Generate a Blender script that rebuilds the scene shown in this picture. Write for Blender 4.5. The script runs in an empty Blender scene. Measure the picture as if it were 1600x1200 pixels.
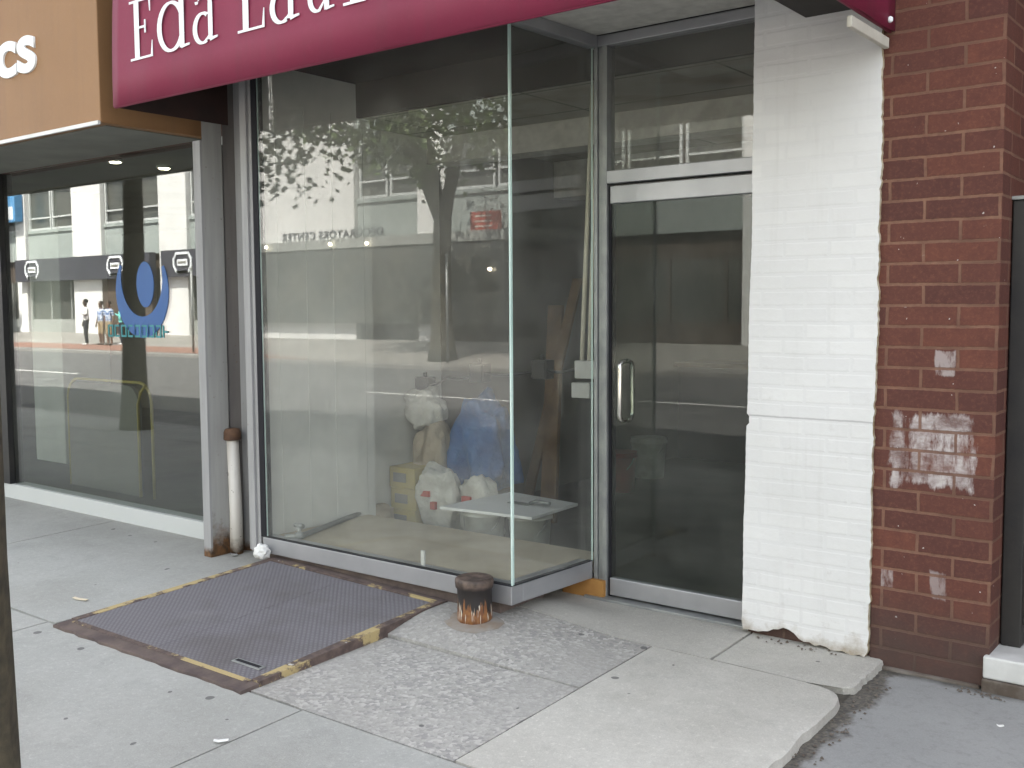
import bpy, bmesh, math, random
from mathutils import Vector, Matrix, noise as mnoise
R = math.radians
random.seed(7)
sc = bpy.context.scene
COL = sc.collection

# ------------------------------------------------------------------ camera solve
F_PX, CX, CY = 1621.0, 800.0, 600.0
def cdir(x, y): return Vector(((x - CX) / F_PX, -(y - CY) / F_PX, -1.0)).normalized()
AX = -cdir(-1307, 491)
AY = cdir(2054, 470); AY = (AY - AX * AX.dot(AY)).normalized()
AZ = AX.cross(AY)
RM = Matrix((AX, AY, AZ))
CAM = Vector((0, 0, 1.55))
def ray(x, y): return RM @ cdir(x, y)
def PY(x, y, Y): d = ray(x, y); return CAM + d * ((Y - CAM.y) / d.y)
def PZ(x, y, Z): d = ray(x, y); return CAM + d * ((Z - CAM.z) / d.z)
def PX(x, y, X): d = ray(x, y); return CAM + d * ((X - CAM.x) / d.x)
SL = 0.03
def gz(y): return SL * (y - 4.55)
def sstep(t): t = min(1, max(0, t)); return t * t * (3 - 2 * t)
def gh(x, y): return gz(y) + 0.058 * sstep((y - 3.35) / .45) * sstep((-2.36 - x) / .9) * sstep((4.5 - y) / .3)
def PG(x, y):
    d = ray(x, y); t = (-CAM.z + SL * (CAM.y - 4.55)) / (d.z - SL * d.y); return CAM + d * t

# ------------------------------------------------------------------ node helpers
def new_mat(name):
    m = bpy.data.materials.new(name); m.use_nodes = True
    nt = m.node_tree; nt.nodes.clear()
    return m, nt
def nd(nt, typ, ins=None, **props):
    n = nt.nodes.new(typ)
    for k, v in props.items(): setattr(n, k, v)
    for k, v in (ins or {}).items():
        s = n.inputs[k]
        if isinstance(v, bpy.types.NodeSocket): nt.links.new(v, s)
        else: s.default_value = v
    return n
def c4(c): return (c[0], c[1], c[2], 1.0)
def math_n(nt, op, a, b=0.0, c=0.0, clamp=False):
    n = nd(nt, 'ShaderNodeMath', operation=op, use_clamp=clamp)
    for i, v in enumerate((a, b, c)):
        if isinstance(v, bpy.types.NodeSocket): nt.links.new(v, n.inputs[i])
        else: n.inputs[i].default_value = v
    return n.outputs[0]
def mixc(nt, f, a, b, blend='MIX'):
    n = nd(nt, 'ShaderNodeMix', data_type='RGBA', blend_type=blend)
    for k, v in ((0, f), (6, a), (7, b)):
        if isinstance(v, bpy.types.NodeSocket): nt.links.new(v, n.inputs[k])
        else: n.inputs[k].default_value = v if k == 0 else c4(v)
    return n.outputs[2]
def pos(nt): return nd(nt, 'ShaderNodeNewGeometry').outputs['Position']
def sxyz(nt, p):
    s = nd(nt, 'ShaderNodeSeparateXYZ', {0: p}); return s.outputs
def noi(nt, p, scale, detail=4.0, rough=0.55):
    return nd(nt, 'ShaderNodeTexNoise', {'Vector': p, 'Scale': scale, 'Detail': detail, 'Roughness': rough}).outputs['Fac']
def ramp(nt, f, a, b):
    n = nd(nt, 'ShaderNodeMapRange', {'Value': f, 'From Min': a, 'From Max': b}, clamp=True)
    return n.outputs[0]
def scalev(nt, p, s):
    return nd(nt, 'ShaderNodeVectorMath', {0: p, 1: s}, operation='MULTIPLY').outputs[0]
def finish(nt, color, rough=0.7, metal=0.0, bump=None, bstr=0.3, bdist=0.01, spec=0.5, emit=None, estr=0.0, coat=0.0):
    b = nd(nt, 'ShaderNodeBsdfPrincipled', {'Metallic': metal, 'Specular IOR Level': spec})
    for k, v in (('Base Color', color), ('Roughness', rough)):
        if isinstance(v, bpy.types.NodeSocket): nt.links.new(v, b.inputs[k])
        else: b.inputs[k].default_value = c4(v) if k == 'Base Color' else v
    if coat: b.inputs['Coat Weight'].default_value = coat
    if emit: b.inputs['Emission Color'].default_value = c4(emit); b.inputs['Emission Strength'].default_value = estr
    if bump is not None:
        bn = nd(nt, 'ShaderNodeBump', {'Strength': bstr, 'Distance': bdist, 'Height': bump})
        nt.links.new(bn.outputs[0], b.inputs['Normal'])
    o = nd(nt, 'ShaderNodeOutputMaterial'); nt.links.new(b.outputs[0], o.inputs[0])
    return b
def simple(name, c1, c2=None, scale=6.0, rough=0.7, metal=0.0, bscale=60.0, bstr=0.15, spec=0.4, lo=0.35, hi=0.65, emit=None, estr=0.0):
    m, nt = new_mat(name); p = pos(nt)
    col = c1
    if c2: col = mixc(nt, ramp(nt, noi(nt, p, scale), lo, hi), c1, c2)
    finish(nt, col, rough, metal, noi(nt, p, bscale), bstr, 0.004, spec, emit, estr)
    return m

M = {}
# --- pavement
def concrete(name, c1, c2, gum=True, agg=0.0, stain=(0.10, 0.10, 0.10)):
    m, nt = new_mat(name); p = pos(nt)
    col = mixc(nt, ramp(nt, noi(nt, p, 1.1, 6), 0.3, 0.7), c1, c2)
    col = mixc(nt, math_n(nt, 'MULTIPLY', ramp(nt, noi(nt, p, 4.5, 8, 0.7), 0.52, 0.75), 0.45), col, [x * 0.62 for x in c1])
    col = mixc(nt, math_n(nt, 'MULTIPLY', ramp(nt, noi(nt, p, 28, 6, 0.75), 0.40, 0.72), 0.38), col, [x * 0.72 for x in c1])
    col = mixc(nt, math_n(nt, 'MULTIPLY', ramp(nt, noi(nt, p, 55, 4, 0.7), 0.56, 0.70), 0.45), col, [min(1, x * 1.4) for x in c2])
    col = mixc(nt, math_n(nt, 'MULTIPLY', ramp(nt, noi(nt, p, 0.75, 4, 0.6), 0.50, 0.72), 0.30), col, (c1[0] * .62, c1[1] * .58, c1[2] * .52))
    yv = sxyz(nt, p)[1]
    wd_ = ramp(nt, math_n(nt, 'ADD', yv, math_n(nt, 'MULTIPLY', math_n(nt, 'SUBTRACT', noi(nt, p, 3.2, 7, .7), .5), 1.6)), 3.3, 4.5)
    col = mixc(nt, math_n(nt, 'MULTIPLY', wd_, 0.42), col, (0.20, 0.183, 0.16))  # brownish dirt plus contact shade blended into the colour towards the building foot
    fine = noi(nt, p, 170, 3, 0.8)
    col = mixc(nt, math_n(nt, 'MULTIPLY', ramp(nt, fine, 0.35, 0.75), 0.35), col, [min(1, x * 1.35) for x in c2])
    h = fine
    if agg:
        v = nd(nt, 'ShaderNodeTexVoronoi', {'Vector': p, 'Scale': 62.0})
        cr = nd(nt, 'ShaderNodeSeparateColor', {0: v.outputs['Color']})
        light = math_n(nt, 'GREATER_THAN', cr.outputs[0], 0.80); dark = math_n(nt, 'LESS_THAN', cr.outputs[0], 0.25)
        dens = ramp(nt, noi(nt, p, 2.3), 0.25, 0.6)
        col = mixc(nt, math_n(nt, 'MULTIPLY', math_n(nt, 'MULTIPLY', light, dens), agg), col, (0.60, 0.58, 0.55))
        col = mixc(nt, math_n(nt, 'MULTIPLY', math_n(nt, 'MULTIPLY', dark, dens), agg * 0.7), col, (0.15, 0.15, 0.16))
        h = v.outputs['Distance']
    if gum:
        warp = nd(nt, 'ShaderNodeVectorMath', {0: p, 1: nd(nt, 'ShaderNodeVectorMath', {0: nd(nt, 'ShaderNodeTexNoise', {'Vector': p, 'Scale': 9.0}).outputs['Color'], 'Scale': 0.05}, operation='SCALE').outputs[0]}, operation='ADD').outputs[0]
        v = nd(nt, 'ShaderNodeTexVoronoi', {'Vector': warp, 'Scale': 2.7, 'Randomness': 1.0}, voronoi_dimensions='2D')
        pick = nd(nt, 'ShaderNodeSeparateColor', {0: v.outputs['Color']}).outputs[1]
        rad = math_n(nt, 'MULTIPLY', math_n(nt, 'GREATER_THAN', pick, 0.62), math_n(nt, 'MULTIPLY_ADD', pick, 0.11, -0.055))
        g = math_n(nt, 'LESS_THAN', v.outputs['Distance'], rad)
        col = mixc(nt, math_n(nt, 'MULTIPLY', g, 0.75), col, stain)
    finish(nt, col, 0.9, 0, h, 0.5, 0.004, 0.25)
    return m
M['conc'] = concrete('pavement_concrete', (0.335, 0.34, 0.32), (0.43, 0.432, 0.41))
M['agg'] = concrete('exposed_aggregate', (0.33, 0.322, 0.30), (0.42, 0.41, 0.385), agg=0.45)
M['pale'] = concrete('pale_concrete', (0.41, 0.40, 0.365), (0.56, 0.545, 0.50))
M['grey'] = concrete('grey_cement', (0.23, 0.235, 0.24), (0.30, 0.305, 0.31), gum=False)
M['dirt'] = simple('joint_dirt', (0.05, 0.045, 0.04), (0.09, 0.08, 0.065), 20)
M['road'] = simple('asphalt', (0.095, 0.095, 0.097), (0.13, 0.128, 0.126), 2.0, 0.9, bscale=200)
M['roadpaint'] = simple('road_paint', (0.75, 0.75, 0.72), (0.6, 0.6, 0.58), 8, 0.8)
M['kerb'] = simple('kerb_stone', (0.30, 0.29, 0.27), (0.22, 0.21, 0.2), 6)
M['paver'] = simple('red_pavers', (0.27, 0.15, 0.11), (0.22, 0.125, 0.10), 5)
M['farpave'] = simple('far_pavement', (0.29, 0.275, 0.25), (0.24, 0.23, 0.21), 0.6)
# --- metals and paints
M['alu'] = simple('anodised_aluminium', (0.44, 0.445, 0.46), (0.36, 0.365, 0.38), 3, 0.42, 0.6, bscale=25, bstr=0.03)
M['aludark'] = simple('dull_aluminium', (0.34, 0.35, 0.34), (0.26, 0.27, 0.27), 9, 0.5, 0.5)
M['chrome'] = simple('polished_steel', (0.82, 0.80, 0.74), None, rough=0.15, metal=1.0, bstr=0.0)
M['gap'] = simple('dark_rubber', (0.012, 0.012, 0.016), None, rough=0.8)
M['black'] = simple('black_paint', (0.015, 0.015, 0.017), (0.03, 0.028, 0.026), 4, 0.5)
M['darkrecess'] = simple('dark_void_paint', (0.035, 0.032, 0.03), (0.05, 0.045, 0.04), 3, 0.9)
M['white'] = simple('white_paint', (0.78, 0.78, 0.76), (0.70, 0.70, 0.68), 5, 0.6)
M['cream'] = simple('cream_paint', (0.60, 0.58, 0.50), (0.50, 0.48, 0.41), 7, 0.6)
def painted_steel(name, paint, paint2, rust_h, streak=0.0):
    m, nt = new_mat(name); p = pos(nt); x, y, z = sxyz(nt, p)
    n = noi(nt, p, 9, 6, 0.7)
    col = mixc(nt, ramp(nt, noi(nt, scalev(nt, p, (14, 14, 1.2)), 1.0), 0.35, 0.65), paint, paint2)
    hgt = math_n(nt, 'ADD', z, math_n(nt, 'MULTIPLY', math_n(nt, 'SUBTRACT', n, 0.5), rust_h * 2.2))
    rm = ramp(nt, hgt, rust_h, rust_h * 0.15)
    chips = math_n(nt, 'MULTIPLY', ramp(nt, noi(nt, p, 26, 3, 0.8), 0.66, 0.72), streak)
    rm = math_n(nt, 'MAXIMUM', rm, chips)
    rc = mixc(nt, ramp(nt, noi(nt, p, 30), 0.35, 0.65), (0.06, 0.035, 0.02), (0.17, 0.085, 0.035))
    col = mixc(nt, rm, col, rc)
    finish(nt, col, 0.65, 0, n, 0.3, 0.003, 0.35)
    return m
M['pier'] = painted_steel('grey_painted_steel', (0.40, 0.40, 0.385), (0.31, 0.31, 0.30), 0.22, 0.6)
M['pier2'] = painted_steel('brown_grey_steel', (0.19, 0.175, 0.165), (0.14, 0.13, 0.125), 0.12, 0.6)
M['ridge'] = painted_steel('grey_shutter_rail', (0.36, 0.36, 0.36), (0.29, 0.29, 0.29), 0.05, 0.4)
M['pipe'] = painted_steel('white_peeling_pipe', (0.74, 0.72, 0.68), (0.60, 0.56, 0.5), 0.09, 1.0)
M['rust'] = simple('rusted_iron', (0.085, 0.05, 0.035), (0.15, 0.082, 0.048), 18, 0.85, bscale=50, bstr=0.6)
def hatch_frame():
    m, nt = new_mat('hatch_frame_worn_yellow'); p = pos(nt)
    n = noi(nt, p, 2.3, 8, 0.7)
    base = mixc(nt, ramp(nt, noi(nt, p, 25), 0.35, 0.65), (0.075, 0.055, 0.05), (0.14, 0.10, 0.085))
    col = mixc(nt, ramp(nt, n, 0.51, 0.545), base, (0.44, 0.345, 0.17))
    col = mixc(nt, ramp(nt, noi(nt, p, 6.0, 5), 0.66, 0.69), col, (0.6, 0.6, 0.58))
    finish(nt, col, 0.8, 0, noi(nt, p, 60), 0.4, 0.003)
    return m
M['hframe'] = hatch_frame()
M['hframe2'] = simple('hatch_angle_iron', (0.085, 0.065, 0.062), (0.15, 0.115, 0.10), 9, 0.8, bscale=50, bstr=0.5)
def diamond():
    m, nt = new_mat('diamond_plate'); p = pos(nt); x, y, z = sxyz(nt, p)
    a = math_n(nt, 'MULTIPLY', math_n(nt, 'ADD', x, y), 105.0); b = math_n(nt, 'MULTIPLY', math_n(nt, 'SUBTRACT', x, y), 105.0)
    s = math_n(nt, 'MULTIPLY', math_n(nt, 'ABSOLUTE', math_n(nt, 'SINE', a)), math_n(nt, 'ABSOLUTE', math_n(nt, 'SINE', b)))
    h = ramp(nt, s, 0.35, 0.75)
    col = mixc(nt, h, (0.165, 0.157, 0.170), (0.225, 0.215, 0.23))
    col = mixc(nt, math_n(nt, 'MULTIPLY', ramp(nt, noi(nt, p, 2.2, 6), 0.50, 0.72), 0.5), col, (0.10, 0.085, 0.075))
    col = mixc(nt, math_n(nt, 'MULTIPLY', ramp(nt, noi(nt, p, 3.3, 6), 0.6, 0.75), 0.35), col, (0.27, 0.26, 0.26))
    finish(nt, col, 0.62, 0.25, h, 0.5, 0.003, 0.4)
    return m
M['plate'] = diamond()
def stub():
    m, nt = new_mat('paint_dripped_rust'); p = pos(nt); x, y, z = sxyz(nt, p)
    ang = math_n(nt, 'ARCTAN2', math_n(nt, 'SUBTRACT', y, 3.80), math_n(nt, 'SUBTRACT', x, -3.17))
    cv = nd(nt, 'ShaderNodeCombineXYZ', {0: math_n(nt, 'MULTIPLY', ang, 1.7), 1: math_n(nt, 'MULTIPLY', z, 1.5), 2: 0.0}).outputs[0]
    d1 = noi(nt, cv, 2.4, 3, 0.6); d2 = noi(nt, nd(nt, 'ShaderNodeVectorMath', {0: cv, 1: (7.3, 2, 0)}).outputs[0], 3.4, 3, 0.6)
    rust = mixc(nt, ramp(nt, noi(nt, p, 40), 0.35, 0.65), (0.27, 0.12, 0.04), (0.16, 0.065, 0.03))
    col = mixc(nt, ramp(nt, d2, 0.56, 0.60), rust, (0.62, 0.60, 0.52))
    lim = math_n(nt, 'ADD', z, math_n(nt, 'MULTIPLY', math_n(nt, 'SUBTRACT', d1, 0.5), -0.34))
    col = mixc(nt, ramp(nt, lim, 0.092, 0.105), col, (0.022, 0.018, 0.017))
    top = ramp(nt, z, 0.19, 0.21)
    col = mixc(nt, top, col, mixc(nt, ramp(nt, noi(nt, p, 22), 0.4, 0.62), (0.05, 0.035, 0.028), (0.14, 0.10, 0.08)))
    finish(nt, col, 0.6, 0, noi(nt, p, 45), 0.5, 0.004)
    return m
M['stub'] = stub()
# --- fabrics and signs
def fabric(name, c1, c2):
    m, nt = new_mat(name); p = pos(nt)
    col = mixc(nt, ramp(nt, noi(nt, p, 1.6, 5), 0.3, 0.7), c1, c2)
    col = mixc(nt, math_n(nt, 'MULTIPLY', ramp(nt, noi(nt, scalev(nt, p, (9, 9, .9)), 1.0, 6, .65), 0.48, 0.75), 0.28), col, [q * .55 + .03 for q in c1])
    col = mixc(nt, math_n(nt, 'MULTIPLY', ramp(nt, noi(nt, p, 40, 5, .8), 0.55, 0.8), 0.22), col, [q * 1.3 + .03 for q in c2])
    h = math_n(nt, 'ADD', math_n(nt, 'MULTIPLY', noi(nt, p, 5.0, 3), 2.0), math_n(nt, 'MULTIPLY', noi(nt, p, 300, 2), 0.4))
    finish(nt, col, 0.55, 0, h, 0.12, 0.01, 0.35)
    return m
M['maroon'] = fabric('maroon_vinyl', (0.190, 0.018, 0.050), (0.225, 0.023, 0.062))
M['tan'] = fabric('tan_panel', (0.265, 0.145, 0.068), (0.305, 0.168, 0.078))
M['underside'] = simple('sign_underside', (0.22, 0.22, 0.19), (0.17, 0.17, 0.15), 3, 0.6)
M['letter'] = simple('white_letter_vinyl', (0.82, 0.86, 0.88), None, rough=0.5)
# --- masonry
def brick(name, b1, b2, mortar, w, h, msize, painted=False):
    m, nt = new_mat(name); p = pos(nt); x, y, z = sxyz(nt, p)
    wob = math_n(nt, 'ADD', math_n(nt, 'MULTIPLY', math_n(nt, 'SUBTRACT', noi(nt, p, 3.0), 0.5), 0.012), math_n(nt, 'MULTIPLY', math_n(nt, 'SUBTRACT', noi(nt, p, 45.0), 0.5), 0.006))
    u = math_n(nt, 'ADD', math_n(nt, 'ADD', x, y), math_n(nt, 'MULTIPLY_ADD', noi(nt, p, 5.0), 0.02, 19.99))
    v = math_n(nt, 'ADD', math_n(nt, 'ADD', z, 1.0 - 0.0), wob)
    cv = nd(nt, 'ShaderNodeCombineXYZ', {0: u, 1: v, 2: 0.0}).outputs[0]
    bt = nd(nt, 'ShaderNodeTexBrick', {'Vector': cv, 'Color1': c4(b1), 'Color2': c4(b2), 'Mortar': c4(mortar), 'Scale': 1.0,
        'Mortar Size': msize, 'Mortar Smooth': 0.25 if not painted else 0.6, 'Bias': 0.0, 'Brick Width': w, 'Row Height': h}, offset=0.5)
    fac = bt.outputs['Fac']
    return m, nt, p, x, y, z, bt, fac
m, nt, p, x, y, z, bt, fac = brick('red_brick', (0.155, 0.058, 0.040), (0.095, 0.040, 0.033), (0.225, 0.125, 0.085), 0.29, 0.0876, 0.007)
col = mixc(nt, math_n(nt, 'MULTIPLY', ramp(nt, noi(nt, p, 14, 6, 0.7), 0.35, 0.7), 0.55), bt.outputs['Color'], (0.075, 0.032, 0.028))
col = mixc(nt, math_n(nt, 'MULTIPLY', ramp(nt, noi(nt, p, 60, 4, 0.8), 0.5, 0.75), 0.4), col, (0.24, 0.10, 0.065))
col = mixc(nt, math_n(nt, 'MULTIPLY', fac, math_n(nt, 'MULTIPLY', ramp(nt, noi(nt, p, 3.0, 5), 0.42, 0.62), 0.8)), col, (0.13, 0.07, 0.05))
# half scrubbed white paint: sits on the brick faces only
def patch(cx, cz, rx, rz, thr):
    dx = math_n(nt, 'ABSOLUTE', math_n(nt, 'DIVIDE', math_n(nt, 'SUBTRACT', x, cx), rx)); dz = math_n(nt, 'ABSOLUTE', math_n(nt, 'DIVIDE', math_n(nt, 'SUBTRACT', z, cz), rz))
    e = math_n(nt, 'MAXIMUM', dx, dz)
    return math_n(nt, 'MULTIPLY', ramp(nt, math_n(nt, 'SUBTRACT', noi(nt, scalev(nt, p, (16, 16, 5)), 1.0, 5, 0.65), math_n(nt, 'MULTIPLY', ramp(nt, e, 0.6, 1.15), 0.6)), thr, thr + 0.12), 1.0)
wm = math_n(nt, 'MULTIPLY', patch(-1.25, 0.93, 0.24, 0.22, 0.40), math_n(nt, 'MULTIPLY_ADD', ramp(nt, noi(nt, scalev(nt, p, (9, 9, 14)), 1.0, 5, .7), .36, .62), .8, .2))
wm = math_n(nt, 'MAXIMUM', wm, math_n(nt, 'MULTIPLY', patch(-1.20, 1.30, 0.06, 0.08, 0.42), 0.6))
wm = math_n(nt, 'MAXIMUM', wm, math_n(nt, 'MULTIPLY', patch(-1.21, 0.36, 0.05, 0.09, 0.40), 0.45))
wm = math_n(nt, 'MAXIMUM', wm, math_n(nt, 'MULTIPLY', patch(-1.42, 0.36, 0.04, 0.06, 0.46), 0.6))
wm = math_n(nt, 'MAXIMUM', wm, math_n(nt, 'MULTIPLY', ramp(nt, noi(nt, p, 38, 2), 0.735, 0.755), math_n(nt, 'LESS_THAN', y, 4.6)))
wm = math_n(nt, 'MULTIPLY', wm, math_n(nt, 'SUBTRACT', 1.0, math_n(nt, 'MULTIPLY', fac, 0.9)))
col = mixc(nt, math_n(nt, 'MULTIPLY', wm, 0.88), col, (0.54, 0.50, 0.49))
grime = ramp(nt, math_n(nt, 'ADD', z, math_n(nt, 'MULTIPLY', math_n(nt, 'SUBTRACT', noi(nt, p, 6, 5), 0.5), 0.35)), 0.36, 0.02)
col = mixc(nt, math_n(nt, 'MULTIPLY', grime, 0.7), col, (0.06, 0.05, 0.045))
finish(nt, col, 0.85, 0, math_n(nt, 'ADD', math_n(nt, 'SUBTRACT', 1.0, fac), math_n(nt, 'MULTIPLY', noi(nt, p, 90, 4), 0.4)), 0.6, 0.006, 0.25)
M['brick'] = m
m, nt, p, x, y, z, bt, fac = brick('white_painted_brick', (0.71, 0.71, 0.70), (0.67, 0.67, 0.665), (0.675, 0.675, 0.67), 0.21, 0.0725, 0.012, True)
col = mixc(nt, math_n(nt, 'MULTIPLY', ramp(nt, noi(nt, p, 2.2, 5), 0.4, 0.7), 0.5), bt.outputs['Color'], (0.60, 0.60, 0.585))
grime = ramp(nt, math_n(nt, 'ADD', z, math_n(nt, 'MULTIPLY', math_n(nt, 'SUBTRACT', noi(nt, p, 8, 6, 0.7), 0.5), 0.30)), 0.07, -0.03)
col = mixc(nt, math_n(nt, 'MULTIPLY', grime, 0.8), col, (0.25, 0.19, 0.11))
crk = ramp(nt, math_n(nt, 'ABSOLUTE', math_n(nt, 'SUBTRACT', math_n(nt, 'ADD', z, math_n(nt, 'MULTIPLY', noi(nt, p, 9, 3), 0.012)), 1.042)), 0.0055, 0.001)
col = mixc(nt, math_n(nt, 'MULTIPLY', crk, 0.5), col, (0.25, 0.24, 0.25))
streak = math_n(nt, 'MULTIPLY', ramp(nt, noi(nt, scalev(nt, p, (22, 22, 1.6)), 1.0, 5, 0.6), 0.54, 0.74), ramp(nt, noi(nt, p, 1.7, 3), 0.42, 0.62))
col = mixc(nt, math_n(nt, 'MULTIPLY', streak, 0.22), col, (0.40, 0.385, 0.35))
blot = math_n(nt, 'MULTIPLY', ramp(nt, noi(nt, p, 11, 7, 0.75), 0.60, 0.70), ramp(nt, z, 2.2, 0.2))
col = mixc(nt, math_n(nt, 'MULTIPLY', blot, 0.45), col, (0.46, 0.44, 0.42))
specks = math_n(nt, 'MULTIPLY', ramp(nt, noi(nt, p, 17, 2), 0.77, 0.785), 0.8)
col = mixc(nt, specks, col, (0.20, 0.18, 0.17))
col = mixc(nt, math_n(nt, 'MULTIPLY', math_n(nt, 'MULTIPLY', ramp(nt, noi(nt, p, 7, 5, 0.7), 0.6, 0.75), ramp(nt, z, 1.2, 0.5)), 0.3), col, (0.5, 0.46, 0.47))
hh = math_n(nt, 'ADD', math_n(nt, 'MULTIPLY', math_n(nt, 'SUBTRACT', 1.0, fac), ramp(nt, noi(nt, p, 1.8), 0.25, 0.6)), math_n(nt, 'MULTIPLY', noi(nt, p, 28, 6, 0.6), 1.3))
finish(nt, col, 0.6, 0, hh, 0.22, 0.006, 0.3)
M['wbrick'] = m
M['rawedge'] = simple('raw_mortar_edge', (0.26, 0.19, 0.10), (0.55, 0.50, 0.38), 22, 0.9, bscale=60, bstr=0.7)
M['stone'] = simple('white_stone', (0.62, 0.62, 0.60), (0.48, 0.48, 0.46), 6)
M['plinth'] = simple('dirty_plinth', (0.17, 0.15, 0.13), (0.09, 0.07, 0.055), 12, 0.9, bscale=40, bstr=0.6)
# --- interiors
M['iwall'] = simple('dusty_white_wall', (0.66, 0.66, 0.625), (0.56, 0.56, 0.53), 2.2, 0.85)
M['iwall2'] = simple('dimmed_interior', (0.19, 0.18, 0.155), (0.25, 0.235, 0.20), 1.4, 0.9)  # darker tone: daylight fading into the room's depth put into the colour
M['ifloor'] = simple('dark_shop_floor', (0.10, 0.095, 0.085), (0.15, 0.14, 0.125), 2.2, 0.7)
M['platform'] = simple('tan_display_floor', (0.50, 0.44, 0.34), (0.40, 0.35, 0.27), 3, 0.75)
m, nt = new_mat('ceiling_tiles'); p = pos(nt)
bt = nd(nt, 'ShaderNodeTexBrick', {'Vector': p, 'Color1': c4((0.42, 0.41, 0.36)), 'Color2': c4((0.36, 0.35, 0.31)), 'Mortar': c4((0.10, 0.10, 0.09)), 'Scale': 1.0, 'Mortar Size': 0.008, 'Brick Width': 1.2, 'Row Height': 0.6}, offset=0.0)
finish(nt, mixc(nt, ramp(nt, noi(nt, p, 3, 5), 0.45, 0.7), bt.outputs['Color'], (0.27, 0.25, 0.21)), 0.9, 0, noi(nt, p, 120), 0.3, 0.004)
M['ceiling'] = m
M['soffit'] = simple('speckled_soffit', (0.60, 0.59, 0.54), (0.48, 0.47, 0.43), 14, 0.85, bscale=120, bstr=0.3)
M['ply'] = simple('orange_plywood', (0.47, 0.25, 0.075), (0.36, 0.17, 0.05), 9, 0.7)
M['wood'] = simple('old_timber', (0.20, 0.12, 0.06), (0.13, 0.075, 0.04), 8, 0.8)
M['greybox'] = simple('grey_enamel', (0.47, 0.47, 0.46), (0.40, 0.40, 0.38), 10, 0.5)
M['conduit'] = simple('painted_conduit', (0.66, 0.62, 0.50), (0.56, 0.52, 0.42), 10, 0.45, 0.0)
M['sackpale'] = simple('dusty_white_sack', (0.68, 0.67, 0.62), (0.54, 0.52, 0.47), 8, 0.8, bscale=20, bstr=0.5)
M['sackbeige'] = simple('beige_paper_sack', (0.52, 0.44, 0.34), (0.42, 0.36, 0.28), 7, 0.85, bscale=18, bstr=0.5)
M['tarp'] = simple('blue_tarp', (0.06, 0.17, 0.42), (0.035, 0.10, 0.28), 6, 0.5, bscale=14, bstr=0.8)
M['carton'] = simple('yellow_carton', (0.50, 0.40, 0.12), (0.42, 0.35, 0.15), 6, 0.8)
M['greycarton'] = simple('grey_label', (0.22, 0.21, 0.19), None)
M['red'] = simple('red_print', (0.50, 0.07, 0.045), (0.40, 0.06, 0.04), 12, 0.6)
M['bucket'] = simple('white_bucket', (0.56, 0.57, 0.54), (0.42, 0.42, 0.38), 9, 0.5)
M['redbucket'] = simple('dark_red_bucket', (0.30, 0.03, 0.03), (0.22, 0.03, 0.025), 9, 0.5)
M['board'] = simple('white_melamine', (0.80, 0.81, 0.82), (0.70, 0.71, 0.71), 4, 0.5)
M['paper'] = simple('white_paper', (0.85, 0.85, 0.83), (0.72, 0.72, 0.69), 30, 0.7, bscale=40, bstr=0.5)
M['tanpaper'] = simple('tan_paper', (0.66, 0.58, 0.44), None)
M['decal'] = simple('blue_decal', (0.055, 0.16, 0.42), (0.07, 0.19, 0.47), 5, 0.5)
def decal(name, c):
    m, nt = new_mat(name); d = nd(nt, 'ShaderNodeBsdfPrincipled', {'Base Color': c4(c), 'Roughness': .5}); t = nd(nt, 'ShaderNodeBsdfTransparent', {'Color': (.8, .85, 1, 1)})
    mx = nd(nt, 'ShaderNodeMixShader', {0: .68, 1: t.outputs[0], 2: d.outputs[0]}); o = nd(nt, 'ShaderNodeOutputMaterial'); nt.links.new(mx.outputs[0], o.inputs[0]); return m
M['decal'] = decal('blue_decal_film', (0.055, 0.16, 0.42))
M['teal'] = simple('teal_decal', (0.03, 0.22, 0.24), None, rough=0.5)
M['lamp'] = simple('lit_lamp', (1, 0.9, 0.7), None, emit=(1.0, 0.86, 0.62), estr=9.0)
for k_, st_ in (('sackpale', .8), ('sackbeige', .7), ('tarp', .9)):
    for n_ in M[k_].node_tree.nodes:
        if n_.bl_idname == 'ShaderNodeBump': n_.inputs['Distance'].default_value = .03; n_.inputs['Strength'].default_value = st_
# --- opposite street
M['fwhite'] = simple('white_render', (0.80, 0.80, 0.78), (0.74, 0.74, 0.72), 0.5)
M['fgrey'] = simple('pale_green_spandrel', (0.36, 0.40, 0.38), (0.31, 0.35, 0.33), 0.7)
M['fdark'] = simple('dark_fascia', (0.05, 0.05, 0.065), (0.065, 0.065, 0.08), 0.8, 0.5)
M['fbrown'] = simple('brown_shopfront', (0.10, 0.075, 0.055), (0.07, 0.055, 0.045), 1.0)
M['fgroundgrey'] = simple('grey_fascia', (0.33, 0.34, 0.32), (0.28, 0.29, 0.27), 0.7)
M['fframe'] = simple('pale_window_frame', (0.55, 0.57, 0.56), None)
M['fpane'] = simple('far_window_glass', (0.06, 0.065, 0.06), (0.10, 0.10, 0.085), 0.8, 0.08, spec=0.8, bstr=0.0)
M['fsign'] = simple('red_sign', (0.45, 0.075, 0.05), (0.38, 0.07, 0.05), 3)
M['fblue'] = simple('blue_sign', (0.10, 0.30, 0.55), None)
M['bark'] = simple('tree_bark', (0.10, 0.085, 0.055), (0.055, 0.048, 0.034), 22, 0.95, bscale=34, bstr=1.0)
m, nt = new_mat('leaves'); 
oi = nd(nt, 'ShaderNodeNewGeometry')
f = oi.outputs['Random Per Island']
colr = mixc(nt, f, (0.045, 0.075, 0.018), (0.10, 0.15, 0.035))
b = finish(nt, colr, 0.55, 0, None)
M['leaf'] = m
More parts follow.
